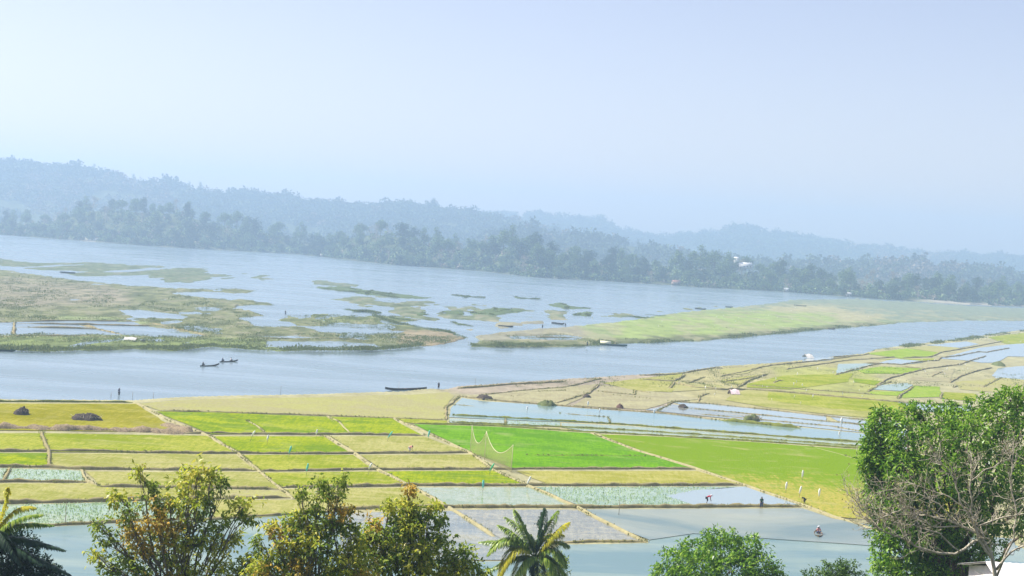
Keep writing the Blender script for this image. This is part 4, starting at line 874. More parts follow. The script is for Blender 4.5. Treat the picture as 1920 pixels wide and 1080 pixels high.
px_tree('young_tree', 'dense dark green tree with golden top shoots left of the centre palm', 'tree', 770, 62, [
    (768, 918, 12, 14, 0, 2), (728, 950, 14, 16, 0, 0), (765, 945, 26, 18, 0, 0), (780, 965, 30, 20, 0.2, 1), (745, 972, 34, 20, 0, 1), (812, 950, 14, 12, 0, 0), (818, 975, 20, 16, 0.2, 1), (700, 985, 24, 20, 0.2, 2), (725, 1005, 34, 24, 0, 1), (780, 1000, 36, 26, -0.3, 1),
    (825, 1005, 24, 26, 0.1, 1), (690, 1020, 26, 22, 0, 0), (740, 1040, 44, 28, -0.3, 1), (800, 1045, 44, 30, 0, 1), (850, 1045, 24, 24, 0.2, 1), (870, 1035, 18, 16, 0.5, 1), (885, 1062, 22, 18, 0.3, 1), (700, 1065, 34, 24, 0, 0), (760, 1075, 46, 24, -0.2, 1), (830, 1078, 40, 22, 0, 0), (905, 1078, 16, 12, 0, 1), (790, 1020, 40, 26, -0.4, 0), (715, 1030, 34, 28, 0.2, 0), (860, 1075, 36, 22, -0.2, 0), (790, 1065, 44, 26, -0.5, 0), (690, 1000, 20, 16, 0, 1), (770, 985, 34, 20, -0.3, 0)],
    [L_YEL, L_GRN, L_ORG], M['bark'], 0.14, 0.23, 0.11, 0.5, 6, 0.95, 0.1, twigs=10, spread=0.5, fork=0.6)
MANGO = [(1350, 1008, 34, 18, 0, 0), (1305, 1030, 36, 22, 0.4, 0), (1355, 1035, 44, 30, 0, 0), (1400, 1028, 34, 24, 0.3, 0), (1265, 1050, 34, 22, 0, 0), (1310, 1062, 46, 32, -1.2, 0), (1370, 1068, 50, 36, -1.6, 0), (1425, 1058, 34, 28, 0, 0), (1450, 1078, 24, 24, 0, 0), (1245, 1078, 26, 24, 0, 0), (1290, 1100, 50, 34, -1, 0), (1400, 1105, 54, 34, -1, 0)]
px_tree('mango_tree', 'round dark green mango tree rising from the bottom edge left of the reeds', 'tree', 1350, 95, MANGO, [L_MAN], M['bark'], 0.22, 0.30, 0.11, 0.35, 8, 1.25, 0.5, twigs=4, spread=0.25)
px_tree('mango_tree', 'low light green treetop at the bottom edge beside the reeds', 'tree', 1570, 88, [(1560, 1068, 28, 14, 0, 0), (1590, 1060, 20, 12, 0.3, 0), (1535, 1080, 32, 14, 0, 0), (1600, 1085, 36, 20, 0, 0), (1565, 1100, 60, 26, 0, 0)], [leaf_mat('light_leaf', [(0.04, 0.10, 0.02), (0.10, 0.20, 0.03), (0.20, 0.32, 0.05)], 0.3)], M['bark'], 0.16, 0.24, 0.08, 0.4, 8, 1.1, 0.4, twigs=4)
BIG = [(1640, 800, 20, 16, 0, 0), (1632, 830, 18, 20, 0.3, 0), (1622, 868, 16, 20, 0, 0), (1650, 775, 16, 10, 0, 0), (1672, 900, 40, 40, 0.4, 0), (1725, 765, 26, 12, 0.3, 0), (1900, 735, 26, 10, 0.2, 0), (1640, 850, 24, 30, 0, 0), (1632, 890, 20, 24, 0, 0), (1638, 925, 20, 20, 0, 0), (1665, 790, 34, 22, 0, 0), (1700, 775, 30, 16, 0.5, 0), (1650, 820, 26, 24, 0, 0), (1700, 815, 46, 34, -1, 0), (1760, 790, 34, 22, 0, 0), (1745, 835, 50, 36, -1.5, 0), (1780, 768, 26, 14, 0.5, 0), (1800, 790, 30, 22, 0, 0), (1840, 760, 30, 20, 0.5, 0), (1815, 820, 52, 40, -1.5, 0),
       (1870, 790, 44, 34, -0.5, 0), (1895, 750, 34, 18, 0.4, 0), (1930, 770, 34, 30, 0, 0), (1910, 830, 50, 44, -1, 0), (1660, 860, 36, 28, 0, 0), (1650, 900, 28, 26, 0, 0), (1700, 880, 50, 40, -1.8, 0), (1770, 890, 56, 46, -2, 0), (1850, 890, 60, 50, -2, 0), (1930, 900, 50, 50, -1, 0), (1680, 925, 34, 30, -1, 0),
       (1720, 950, 46, 36, -1.5, 0), (1790, 960, 60, 44, -1.5, 0), (1870, 960, 60, 44, -1.5, 0), (1660, 1000, 30, 22, 0, 0), (1700, 1020, 44, 32, -1, 0), (1650, 1040, 22, 26, 0, 0), (1700, 1075, 50, 34, -1, 0), (1770, 1040, 50, 40, -1, 0), (1660, 970, 30, 30, 0, 0), (1690, 985, 40, 34, -1, 0), (1665, 1070, 34, 26, 0, 0), (1735, 1000, 50, 40, -1.5, 0), (1640, 940, 22, 22, 0, 0), (1830, 1020, 50, 44, -1, 0), (1730, 1075, 50, 34, -1, 0), (1790, 1085, 50, 30, 0, 0), (1940, 980, 40, 40, 0, 0)]
px_tree('mango_tree', 'large bright green mango tree filling the right edge behind the bare tree', 'tree', 1820, 82, BIG, [L_MAN], M['bark'], 0.34, 0.28, 0.10, 0.3, 8, 1.2, 0.5, twigs=4, spread=0.3)
px_tree('shrub', 'small dark bush at the bottom edge behind the centre palm', 'shrub', 1045, 106, [(1045, 1050, 20, 14, 0, 0), (1020, 1068, 26, 18, 0, 0), (1052, 1070, 14, 16, 0, 0), (1035, 1090, 30, 18, 0, 0)], [L_GRN], M['bark'], 0.10, 0.22, 0.09, 0.4, 7, 1.2, 0.4, twigs=5)
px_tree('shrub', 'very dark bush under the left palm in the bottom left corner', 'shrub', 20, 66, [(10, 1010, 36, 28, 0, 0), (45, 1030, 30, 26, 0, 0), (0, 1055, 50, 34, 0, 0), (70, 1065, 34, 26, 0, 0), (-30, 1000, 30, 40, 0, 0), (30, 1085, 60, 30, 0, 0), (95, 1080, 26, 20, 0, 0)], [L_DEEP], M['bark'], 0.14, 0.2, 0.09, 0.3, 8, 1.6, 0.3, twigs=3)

# bare tree
def bare_tree():
    t = empty('bare_tree'); D = 50.0; bx = P(1868, 1000, D)[0]; bz = ground_z(bx, D) - 0.3; org = np.array([bx, D, bz]); t.location = (float(bx), D, float(bz))
    b = MB(); tw = MB(); rr = random.Random(3); tips = []
    def grow(p, d, L, r, lev, mb):
        n = 6; pts = [p]; dd = d.copy()
        for i in range(n):
            dd = unit(dd + rng.normal(size=3) * 0.20 + np.array([0, 0, 0.06])); pts.append(pts[-1] + dd * L / n)
        mb.tube(pts, np.linspace(r, r * 0.45, n + 1), 5 if lev > 1 else 4, cap=False)
        if lev <= 0: tips.append(pts[-1]); return
        for i in range(rr.choice((3, 4, 4)) if lev > 1 else rr.choice((2, 3, 3))):
            k = rr.randint(2, n); a = unit(dd + rng.normal(size=3) * 0.85 + np.array([-0.06, 0, 0.12]))
            grow(pts[k], a, L * rr.uniform(0.5, 0.75), r * 0.5, lev - 1, mb)
    G = lambda px, py, dd=0: P(px, py, D + dd) - org
    MAIN = [([(1868, 1110), (1862, 1050), (1845, 1010), (1800, 985), (1740, 965), (1700, 950)], .13, 0), ([(1845, 1010), (1790, 1040), (1745, 1035), (1700, 1015), (1660, 998), (1640, 985), (1612, 968)], .09, .4),
            ([(1700, 1018), (1680, 960), (1640, 975), (1612, 950), (1600, 935), (1588, 922)], .04, -.3), ([(1800, 1035), (1760, 1000), (1712, 985), (1660, 975), (1630, 960), (1605, 930)], .05, .5),
            ([(1862, 1050), (1830, 1000), (1822, 960), (1820, 900), (1822, 870)], .08, -.4), ([(1845, 1010), (1838, 985), (1870, 975), (1920, 960), (1960, 950)], .07, .3), ([(1838, 1000), (1800, 940), (1790, 900), (1770, 870), (1750, 850)], .06, .2),
            ([(1868, 1070), (1895, 1035), (1925, 1022), (1970, 1010)], .08, -.5), ([(1868, 1080), (1900, 1010), (1905, 960), (1895, 900), (1900, 850)], .07, .6), ([(1865, 1090), (1900, 1085), (1950, 1095)], .05, -.6),
            ([(1800, 985), (1760, 945), (1720, 925), (1680, 918), (1640, 925)], .05, .3), ([(1800, 985), (1760, 990), (1720, 970), (1690, 950), (1660, 930)], .05, -.2), ([(1822, 960), (1780, 930), (1745, 920), (1700, 905)], .045, .5), ([(1822, 900), (1850, 880), (1890, 860), (1905, 845)], .04, 0)]
    for pts, r, dd in MAIN:
        w = [G(px, py, dd * i / len(pts)) for i, (px, py) in enumerate(pts)]; line = []
        for a, c in zip(w[:-1], w[1:]):
            for s in range(3): line.append(a + (c - a) * s / 3 + rng.normal(size=3) * 0.025)
        line.append(w[-1]); b.tube(line, np.linspace(r, r * 0.3, len(line)) * .6, 6)
        for i in range(4, len(line), 1):
            dr = unit(line[min(i + 1, len(line) - 1)] - line[i - 1])
            for _ in range(2): grow(line[i], unit(dr + rng.normal(size=3) * 0.8 + np.array([-0.1, 0, 0.25])), rr.uniform(0.35, 0.85), r * 0.15 + 0.0045, 2 if rng.random() < 0.35 else 1, tw)
    base = [G(1868, 1110), np.array([0.0, 0, 0])]
    b.tube([np.array([0, 0, -0.2]), (G(1868, 1110)) * 0.5, G(1868, 1110)], [0.2, 0.17, 0.14], 8)
    b.build('trunk', M['pale_bark'], t); tw.build('twigs', M['pale_bark'], t)
    tp = np.array(tips); tp = tp[rng.random(len(tp)) < 0.5]
    d = unit(rng.normal(size=tp.shape) + np.array([0, 0, -0.5])); V, Fq = leaf_quads(tp, d, 0.09, 0.04)
    ob('leaves', mesh_np('leaves', V, Fq, [L_DRY]), t)
    tag(t, 'leafless pale branched tree spreading in front of the big mango tree', 'bare tree')
bare_tree()

# coconut palms
PALM_G = leaf_mat('palm_leaf', [(0.04, 0.12, 0.02), (0.24, 0.38, 0.04), (0.54, 0.62, 0.12)], 0.4, 0.35)
PALM_Y = leaf_mat('yellow_sunlit_palm_leaf', [(0.30, 0.36, 0.04), (0.62, 0.60, 0.05), (0.80, 0.68, 0.08)], 0.4, 0.4)  # yellow fronds; also stands in for sunlight on the left palm's upper fronds
PALM_SHADE = leaf_mat('shaded_palm_leaf', [(0.012, 0.035, 0.018), (0.025, 0.06, 0.025), (0.05, 0.10, 0.04)], 0.2, 0.4)  # palm leaf darkened in its colour to stand in for shade on fronds
def palm(label, base_px, D, crown, fronds, leaflet=0.55, trunk_r=0.13):
    t = empty('coconut_palm'); bx = P(base_px, 1000, D)[0]; bz = ground_z(bx, D) - 0.3; org = np.array([bx, D, bz]); t.location = (float(bx), float(D), float(bz))
    c0 = P(crown[0], crown[1], D) - org
    b = MB(); p, r = limb((0, 0, 0), c0, trunk_r * 1.2, trunk_r * 0.8, 10, 0.01); b.tube(p, r, 8); b.build('trunk', M['bark'], t)
    for (mx, my), (ex, ey), dd, mt in fronds:
        a, c, e = c0, P(mx, my, D + dd * 0.6) - org, P(ex, ey, D + dd) - org
        n = 26; tt = np.linspace(0, 1, n)[:, None]; rc = (1 - tt) ** 2 * a + 2 * tt * (1 - tt) * (2 * c - (a + e) / 2) + tt ** 2 * e
        L = np.linalg.norm(np.diff(rc, axis=0), axis=1).sum()
        mb = MB(); mb.tube(rc, np.linspace(0.035, 0.008, n), 5)
        for side in (-1, 1):
            m_ = int(L / 0.033); ts = np.linspace(0.12, 0.995, m_)
            for q in ts:
                k = q * (n - 1); i = min(int(k), n - 2); f = k - i; o = rc[i] * (1 - f) + rc[i + 1] * f; tg = unit(rc[i + 1] - rc[i])
                up = np.array([0, 0, 1.0]); sd_ = np.cross(tg, up); sn = np.linalg.norm(sd_)
                sd_ = sd_ / sn if sn > 0.15 else np.array([0, 1.0, 0]); 
                ll = leaflet * (math.sin(math.pi * min(1, q * 0.85 + 0.12)) ** 0.6) * rng.uniform(0.85, 1.1)
                d1 = unit(sd_ * side * 0.9 + tg * 0.75 + rng.normal(size=3) * 0.10); d2 = unit(d1 + np.array([0, 0, -0.55])); d3 = unit(d1 * 0.5 + np.array([0, 0, -0.9]))
                w0 = unit(np.cross(d1, up) + 1e-3) * 0.022
                p1 = o + d1 * ll * 0.4; p2 = p1 + d2 * ll * 0.35; p3 = p2 + d3 * ll * 0.3
                w0 = w0 * 1.7; mb.add([o - w0 * .6, o + w0 * .6, p1 + w0, p1 - w0, p2 + w0 * .8, p2 - w0 * .8, p3], [(0, 1, 2, 3), (3, 2, 4, 5), (5, 4, 6)])
        mb.build('frond', mt, t)
    return tag(t, label, 'palm tree')
palm('coconut palm with one yellow frond rising from the bottom centre', 992, 98, (1003, 1048), [
    ((985, 995), (965, 957), 0.3, PALM_G), ((975, 1010), (935, 985), -0.5, PALM_G), ((1012, 995), (1022, 955), 0.2, PALM_SHADE), ((1020, 1000), (1046, 958), 0.4, PALM_G), ((1035, 1005), (1066, 980), -0.4, PALM_Y),
    ((965, 1020), (900, 1016), 0.6, PALM_G), ((958, 1010), (915, 1040), -0.8, PALM_G), ((965, 1030), (935, 1085), -1.4, PALM_Y), ((985, 1050), (955, 1100), -1.6, PALM_G), ((1035, 1020), (1066, 1022), 0.5, PALM_G), ((1035, 1030), (1062, 1062), -0.6, PALM_G),
    ((1030, 1050), (1048, 1095), -1.2, PALM_G), ((1008, 1060), (1010, 1120), -1.8, PALM_SHADE), ((985, 1020), (950, 1035), 1.6, PALM_SHADE), ((990, 1005), (948, 970), 0.8, PALM_G), ((1025, 1010), (1055, 1002), 0.9, PALM_Y), ((970, 1045), (915, 1070), 0.4, PALM_G), ((980, 1055), (975, 1110), -0.8, PALM_Y), ((1030, 1045), (1066, 1085), 0.4, PALM_G)], 1.0)
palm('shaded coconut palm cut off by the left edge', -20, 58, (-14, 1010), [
    ((25, 960), (66, 952), 0.2, PALM_Y), ((30, 985), (100, 985), 0.3, PALM_G), ((40, 1010), (122, 1032), -0.3, PALM_SHADE), ((35, 1030), (132, 1078), -0.6, PALM_SHADE), ((8, 950), (14, 915), 0.1, PALM_Y), ((30, 975), (80, 965), -0.6, PALM_G),
    ((-30, 960), (-60, 925), 0, PALM_SHADE), ((0, 1000), (40, 1060), -1.2, PALM_SHADE), ((20, 1020), (80, 1060), -1.0, PALM_SHADE), ((-20, 1040), (10, 1110), -1.5, PALM_SHADE), ((-40, 980), (-110, 960), 0.3, PALM_SHADE), ((-50, 1010), (-120, 1040), 0, PALM_SHADE)], 0.5)

# reed clump in the near water
def near_reeds():
    mb = MB(); rr = random.Random(9); c = P(1558, 1085, 112)
    for i in range(90):
        h = rr.uniform(1.6, 3.6); x, y = rr.gauss(0, 1.0), rr.gauss(0, 1.5); lean = rr.gauss(-0.25, 0.22)
        z = ground_z(0, c[1] + y) - 0.2
        p = [np.array([c[0] + x + lean * h * k * k, c[1] + y, z + h * k * 1.15]) for k in np.linspace(0, 1, 6)]
        mb.tube(p, np.linspace(0.018, 0.006, 6), 3, cap=False)
        for _ in range(3):
            s = p[rr.randint(2, 5)]; mb.tube([s, s + np.array([rr.gauss(0, .25), rr.gauss(0, .2), 0.22]), s + np.array([rr.gauss(0, .4), rr.gauss(0, .2), 0.25])], [0.014, 0.012, 0.003], 3, cap=False)
    o = mb.build('reed_clump', simple('reed_stem', alb(150, 160, 128), 0.8, 0.3, 3)); tag(o, 'thin grey reeds standing in the near water above the small treetop', 'reeds')
near_reeds()

# ------------------------------------------------------------------ people
def skin_mesh(name, joints, edges, mt, parent, sub=2):
    me = bpy.data.meshes.new(name); me.from_pydata([j[:3] for j in joints], edges, []); me.materials.append(mt)
    o = ob(name, me, parent); bpy.context.view_layer.update()
    sm = o.modifiers.new('skin', 'SKIN'); sm.use_smooth_shade = True
    if not me.skin_vertices:
        bpy.context.view_layer.objects.active = o
    sv = me.skin_vertices[0].data if me.skin_vertices else None
    for i, j in enumerate(joints):
        r = j[3]; sv[i].radius = (r, r) if isinstance(r, (int, float)) else r
    sv[0].use_root = True
    ss = o.modifiers.new('smooth', 'SUBSURF'); ss.levels = sub; ss.render_levels = sub
    return o
def person(label, loc, rz, pose, shirt, legs, hat=None, scale=1.0, cat='person', group=None):
    """1.62 m tall; pose: stand, bend, sit, pole. Faces local -Y."""
    t = empty('person', loc, rz); t.scale = (scale,) * 3
    hip = 0.86; bend = 0.0; k = {}
    if pose in ('stand', 'pole'):
        pel = (0, 0, .86); ch = (0, -.02, 1.18); nk = (0, -.02, 1.38); hd = (0, -.03, 1.50)
        lk, rk = (.10, -.04, .47), (-.10, .02, .46); la, ra = (.11, .0, .07), (-.11, .08, .07)
        le, re = (.22, .02, 1.08), (-.23, -.06, 1.07); lh, rh = (.20, -.14, .88), (-.20, -.24, .95)
        if pose == 'pole': le, lh = (.24, -.18, 1.22), (.16, -.34, 1.30); rh = (-.02, -.36, 1.10)
    elif pose == 'bend':
        pel = (0, .12, .78); ch = (0, -.16, .98); nk = (0, -.36, 1.02); hd = (0, -.47, 1.0)
        lk, rk = (.12, -.06, .44), (-.12, -.02, .43); la, ra = (.13, .08, .07), (-.13, .10, .07)
        le, re = (.20, -.36, .74), (-.20, -.34, .73); lh, rh = (.12, -.46, .46), (-.10, -.44, .44)
    else:
        pel = (0, .05, .16); ch = (0, -.02, .47); nk = (0, -.06, .66); hd = (0, -.09, .78)
        lk, rk = (.17, -.40, .36), (-.17, -.38, .36); la, ra = (.12, -.48, .05), (-.12, -.48, .05)
        le, re = (.25, -.16, .40), (-.25, -.16, .40); lh, rh = (.14, -.40, .42), (-.14, -.40, .42)
    v = lambda a, b, f: tuple(a[i] + (b[i] - a[i]) * f for i in range(3))
    ls, rs = (nk[0] + .17, nk[1] + .01, nk[2] - .05), (nk[0] - .17, nk[1] + .01, nk[2] - .05)
    lp, rp = (pel[0] + .09, pel[1], pel[2] - .03), (pel[0] - .09, pel[1], pel[2] - .03)
    lf, rf = (la[0], la[1] - .15, .03), (ra[0], ra[1] - .15, .03)
    J = [(*pel, (.13, .10)), (*v(pel, ch, .5), (.115, .09)), (*ch, (.135, .095)), (*nk, .052), (*hd, (.078, .092)), (hd[0], hd[1] - .012, hd[2] + .10, (.062, .07)),
         (*ls, .052), (*le, .038), (*lh, .026), (*rs, .052), (*re, .038), (*rh, .026),
         (*lp, .085), (*lk, .055), (*la, .036), (*lf, .032), (*rp, .085), (*rk, .055), (*ra, .036), (*rf, .032)]
    E_ = [(0, 1), (1, 2), (2, 3), (3, 4), (4, 5), (3, 6), (6, 7), (7, 8), (3, 9), (9, 10), (10, 11), (0, 12), (12, 13), (13, 14), (14, 15), (0, 16), (16, 17), (17, 18), (18, 19)]
    n0 = len(J)
    for side, h, e in ((1, lh, le), (-1, rh, re)):         # hand: palm with four fingers and a thumb
        hi = 8 if side == 1 else 11; d = unit(np.array(h) - np.array(e)); s = unit(np.cross(d, (0, 0, 1.0)) + 1e-4); u = np.cross(s, d)
        p = np.array(h) + d * .06; J.append((*p, (.030, .018))); pi = len(J) - 1; E_.append((hi, pi))
        for q, ln in ((-1.5, .055), (-.5, .065), (.5, .062), (1.5, .048)):
            a = p + d * .035 + s * q * .017; b_ = a + d * ln - u * .02; J += [(*a, .009), (*b_, .007)]; E_ += [(pi, len(J) - 2), (len(J) - 2, len(J) - 1)]
        a = np.array(h) + d * .03 + s * .035 * side; b_ = a + d * .04 + s * .02 * side; J += [(*a, .011), (*b_, .009)]; E_ += [(pi, len(J) - 2), (len(J) - 2, len(J) - 1)]
    skin_mesh('body', J, E_, M['skin'], t)
    g = .018
    skin_mesh('shirt', [(*v(pel, ch, .15), (.135 + g, .10 + g)), (*v(pel, ch, .55), (.125 + g, .095 + g)), (*ch, (.14 + g, .10 + g)), (*v(ch, nk, .75), (.10, .08)), (*ls, .062 + g), (*v(ls, le, .75), .05 + g), (*rs, .062 + g), (*v(rs, re, .75), .05 + g)],
              [(0, 1), (1, 2), (2, 3), (3, 4), (4, 5), (3, 6), (6, 7)], shirt, t)
    skin_mesh('trousers', [(*pel, (.14 + g, .115 + g)), (*lp, .09 + g), (*lk, .065 + g), (*v(lk, la, .35), .055 + g), (*rp, .09 + g), (*rk, .065 + g), (*v(rk, ra, .35), .055 + g)], [(0, 1), (1, 2), (2, 3), (0, 4), (4, 5), (5, 6)], legs, t)
    hc = np.array([hd[0], hd[1] + .012, hd[2] + .045]); b = MB(); nn, mm = 10, 6; V = []
    fd = np.array([0, -1.0, 0]) 
    for i in range(mm + 1):
        ph = math.pi * 0.56 * i / mm
        for j in range(nn):
            th = 2 * math.pi * j / nn; bk = 1 + .12 * max(0, math.sin(th)); V.append(hc + np.array([.088 * math.sin(ph) * math.cos(th), .105 * math.sin(ph) * math.sin(th) * bk, .095 * math.cos(ph) * 1.05]))
    Fc = [(i * nn + j, i * nn + (j + 1) % nn, (i + 1) * nn + (j + 1) % nn, (i + 1) * nn + j) for i in range(mm) for j in range(nn)]
    b.add(V, Fc); b.build('hair', M['hair'], t, smooth=True)
    f = MB()                                               # face: nose, eyes, ears, mouth
    f.tube([(hd[0], hd[1] - .082, hd[2] + .055), (hd[0], hd[1] - .108, hd[2] + .015), (hd[0], hd[1] - .085, hd[2] + .005)], [.008, .013, .008], 5)
    for s in (-1, 1): f.tube([(hd[0] + s * .082, hd[1], hd[2] + .045), (hd[0] + s * .092, hd[1] + .01, hd[2] + .015)], [.014, .01], 5)
    f.build('face_features', M['skin'], t, True)
    e = MB()
    for s in (-1, 1): e.box((hd[0] + s * .03, hd[1] - .082, hd[2] + .045), (.02, .012, .01))
    e.box((hd[0], hd[1] - .082, hd[2] - .022), (.036, .01, .007)); e.build('eyes_and_mouth', M['hair'], t)
    if hat is not None:
        b = MB(); hh = np.array([hd[0], hd[1], hd[2] + .09]); V = [hh + np.array([0, 0, .12])]
        for k_ in range(14): V.append(hh + np.array([.21 * math.cos(k_ * math.pi / 7), .21 * math.sin(k_ * math.pi / 7), -.01]))
        b.add(V, [(0, k_ + 1, (k_ + 1) % 14 + 1) for k_ in range(14)] + [tuple(range(14, 0, -1))]); b.build('hat', hat, t)
    return tag(t, label, cat, group)
def L3(px, py, z=0.5): return [float(v) for v in U(px, py, z)]
WZ = 0.0
person('standing person in a dark shirt on the river bank right of the moored long boat', L3(822, 731, .55), R(20), 'stand', M['blue_cloth'], M['dark_cloth'])
person('bending person in a red shirt planting in the pale flooded plot', L3(1326, 944, .5), R(80), 'bend', M['red_cloth'], M['dark_cloth'], M['pinkish'])
person('person in dark green standing at the long bank with legs in the water', L3(1427, 955, .35), R(10), 'stand', M['green_cloth'], M['blue_cloth'])
person('small dark figure bending at the right end of the long bank', L3(1508, 945, .5), R(-60), 'bend', M['dark_cloth'], M['dark_cloth'], scale=0.85)
person('crouching person in a pinkish shirt beside the bank left of the field net', L3(768, 849, .5), R(60), 'bend', M['pink_cloth'], M['white_cloth'])
person('dark figure standing beside the tall pole next to the big mango tree', L3(1621, 838, .5), R(0), 'stand', M['dark_cloth'], M['dark_cloth'])
person('wading person holding a pole in the river near the left edge', L3(223, 744, -.35), R(-20), 'pole', M['blue_cloth'], M['dark_cloth'])
person('distant dark figure standing at the grassy edge of the marsh', L3(535, 592, .2), R(30), 'stand', M['dark_cloth'], M['blue_cloth'], scale=1.15)
person('distant figure standing at the left tip of the bright green spit', L3(1017, 617, .4), R(0), 'stand', M['dark_cloth'], M['dark_cloth'], scale=1.1)
person('distant figure on the shore of the green spit beside the short dark boat', L3(1060, 614, .4), R(0), 'stand', M['blue_cloth'], M['dark_cloth'], scale=1.1)
person('person standing on the bank just left of the boat with the cream canopy', L3(1101, 650, .4), R(-30), 'stand', M['green_cloth'], M['dark_cloth'], scale=1.05)
person('dark figure sitting beside the white tarpaulin in the middle plots', L3(1366, 738, .5), R(50), 'sit', M['dark_cloth'], M['dark_cloth'])

# ------------------------------------------------------------------ boats
def boat(label, c0, c1, z, beam=0.9, depth=0.4, mt=None, rise=(0.35, 0.5), canopy=None, mast=0, name='wooden_boat', benches=3, group=None):
    """hull between two photo points of its waterline (stern, bow)"""
    a, b = U(*c0, z), U(*c1, z); L = float(np.linalg.norm(b - a)); mid = (a + b) / 2; rz = math.atan2(b[1] - a[1], b[0] - a[0])
    t = empty(name, (mid[0], mid[1], z), rz); mt = mt or M['wood_dark']; mb = MB(); n = 19; prof = 7; V = []
    for shell, off in ((0, 0), (1, 0.035)):
        for i in range(n):
            u = -1 + 2 * i / (n - 1); wd = beam / 2 * max(0.04, (1 - abs(u) ** 2.6)) - off; r = (rise[0] if u < 0 else rise[1]) * abs(u) ** 2.6
            for k in range(prof):
                s = -1 + 2 * k / (prof - 1); zz = -0.12 + r * 0.8 + (depth + r * 0.2) * abs(s) ** 1.9 + (off if abs(s) < .99 else 0)
                V.append((u * L / 2, wd * (s * (1.05 - 0.12 * (1 - abs(s)))), zz))
    F = []
    for sh in (0, 1):
        o = sh * n * prof
        for i in range(n - 1):
            for k in range(prof - 1):
                q = (o + i * prof + k, o + i * prof + k + 1, o + (i + 1) * prof + k + 1, o + (i + 1) * prof + k); F.append(q if sh == 0 else q[::-1])
    o = n * prof
    for i in range(n - 1):
        for k in (0, prof - 1): F.append((i * prof + k, (i + 1) * prof + k, o + (i + 1) * prof + k, o + i * prof + k))
    mb.add(V, F); mb.build('hull', mt, t, True)
    for i in range(benches):
        x = L * (-0.28 + 0.56 * i / max(1, benches - 1)); q = MB().box((x, 0, depth * 0.62), (0.16, beam * 0.86, 0.03)); q.build('bench', M['wood'], t)
    if canopy is not None:
        q = MB(); x0, x1, hc = -L * .30, L * .02, 0.95; V = []; m_ = 9
        for dz in (0, .05):
            for x in (x0, x1):
                for k in range(m_): an = math.pi * k / (m_ - 1); V.append((x, math.cos(an) * beam * .55, depth + .1 + math.sin(an) * hc * .75 + dz))
        F = [(k, k + 1, m_ + k + 1, m_ + k) for k in range(m_ - 1)] + [(2 * m_ + k + 1, 2 * m_ + k, 3 * m_ + k, 3 * m_ + k + 1) for k in range(m_ - 1)]
        F += [(k, 2 * m_ + k, 2 * m_ + k + 1, k + 1) for k in range(m_ - 1)] + [(m_ + k + 1, 3 * m_ + k + 1, 3 * m_ + k, m_ + k) for k in range(m_ - 1)]
        q.add(V, F); q.build('canopy', canopy, t)
    if mast:
        q = MB(); q.tube([(L * .18, 0, 0), (L * .18, 0.03, mast)], [0.035, 0.02], 5); q.build('pole', M['stick'], t)
    return tag(t, label, 'boat', group), mid, rz, L
boat('long dark wooden boat moored at the near river bank', (800, 730), (722, 732), 0.0, 1.15, 0.42, mast=1.9, rise=(0.2, 0.45))
b1, c, rz, L = boat('slim dark rowing boat lower left of the pair on the river', (375, 687), (411, 686), 0.0, 0.75, 0.28, rise=(0.08, 0.55), benches=2)
person('rower sitting in the stern of the lower left rowing boat', (c[0] - math.cos(rz) * L * .36, c[1] - math.sin(rz) * L * .36, .12), rz - R(90) + R(180), 'sit', M['dark_cloth'], M['dark_cloth'])
b2, c, rz, L = boat('slim dark boat with two rowers upper right of the pair on the river', (412, 679), (446, 678), 0.0, 0.75, 0.28, rise=(0.08, 0.4), benches=2)
for f, lb in ((-.36, 'rower sitting in the stern of the two man boat'), (.1, 'rower sitting in the middle of the two man boat')):
    person(lb, (c[0] + math.cos(rz) * L * f, c[1] + math.sin(rz) * L * f, .12), rz + R(90), 'sit', M['blue_cloth'] if f < 0 else M['white_cloth'], M['dark_cloth'])
b3, c, rz, L = boat('small pale boat seen end on in the near water carrying a person in pink', (1535, 1010), (1533, 997), 0.4, 0.95, 0.35, M['wood'], (0.15, 0.2), benches=2)
person('person in pink bending over in the small boat seen end on', (c[0] + .05, c[1] + .3, .52), R(10), 'sit', M['pink_cloth'], M['blue_cloth'], M['white'])
boat('green river boat with a cream arched canopy moored at the green spit', (1112, 646), (1176, 650), 0.0, 1.7, 0.6, M['blue_hull'], (0.25, 0.3), M['cream'], benches=4)
boat('long flat dark boat lying on the mud at the upper left of the marsh', (112, 511), (141, 513), 0.1, 2.2, 0.7, rise=(.1, .2))
boat('dark boat lying in the shallows left of the green spit', (934, 612), (962, 614), 0.0, 1.6, 0.6, rise=(.1, .3))
boat('short dark boat afloat above the left tip of the green spit', (1034, 606), (1058, 609), 0.0, 1.5, 0.6, rise=(.1, .4))
boat('small boat at the water edge of the right part of the spit', (1550, 617), (1566, 618), 0.0, 1.5, 0.6, M['wood'], rise=(.2, .4))
boat('dark boat on the left edge of the frame under the marsh bank', (-14, 657), (29, 659), 0.0, 1.2, 0.45, M['blue_hull'], rise=(.1, .3))
boat('distant dark boat in the shallows above the right part of the spit', (1303, 579), (1324, 581), 0.0, 2, 0.7, rise=(.1, .3))
boat('distant dark boat on the mud at the end of the lagoon', (1488, 573), (1512, 575), 0.3, 2, 0.7, rise=(.1, .3))
boat('distant small boat in the lagoon left of the end of the spit', (1360, 576), (1374, 577), 0.0, 2, 0.7, rise=(.1, .3))
boat('pale boat pulled up on the curve of the right river bank', (1342, 692), (1354, 691), 0.3, 1.2, 0.5, M['cream'], rise=(.2, .3))

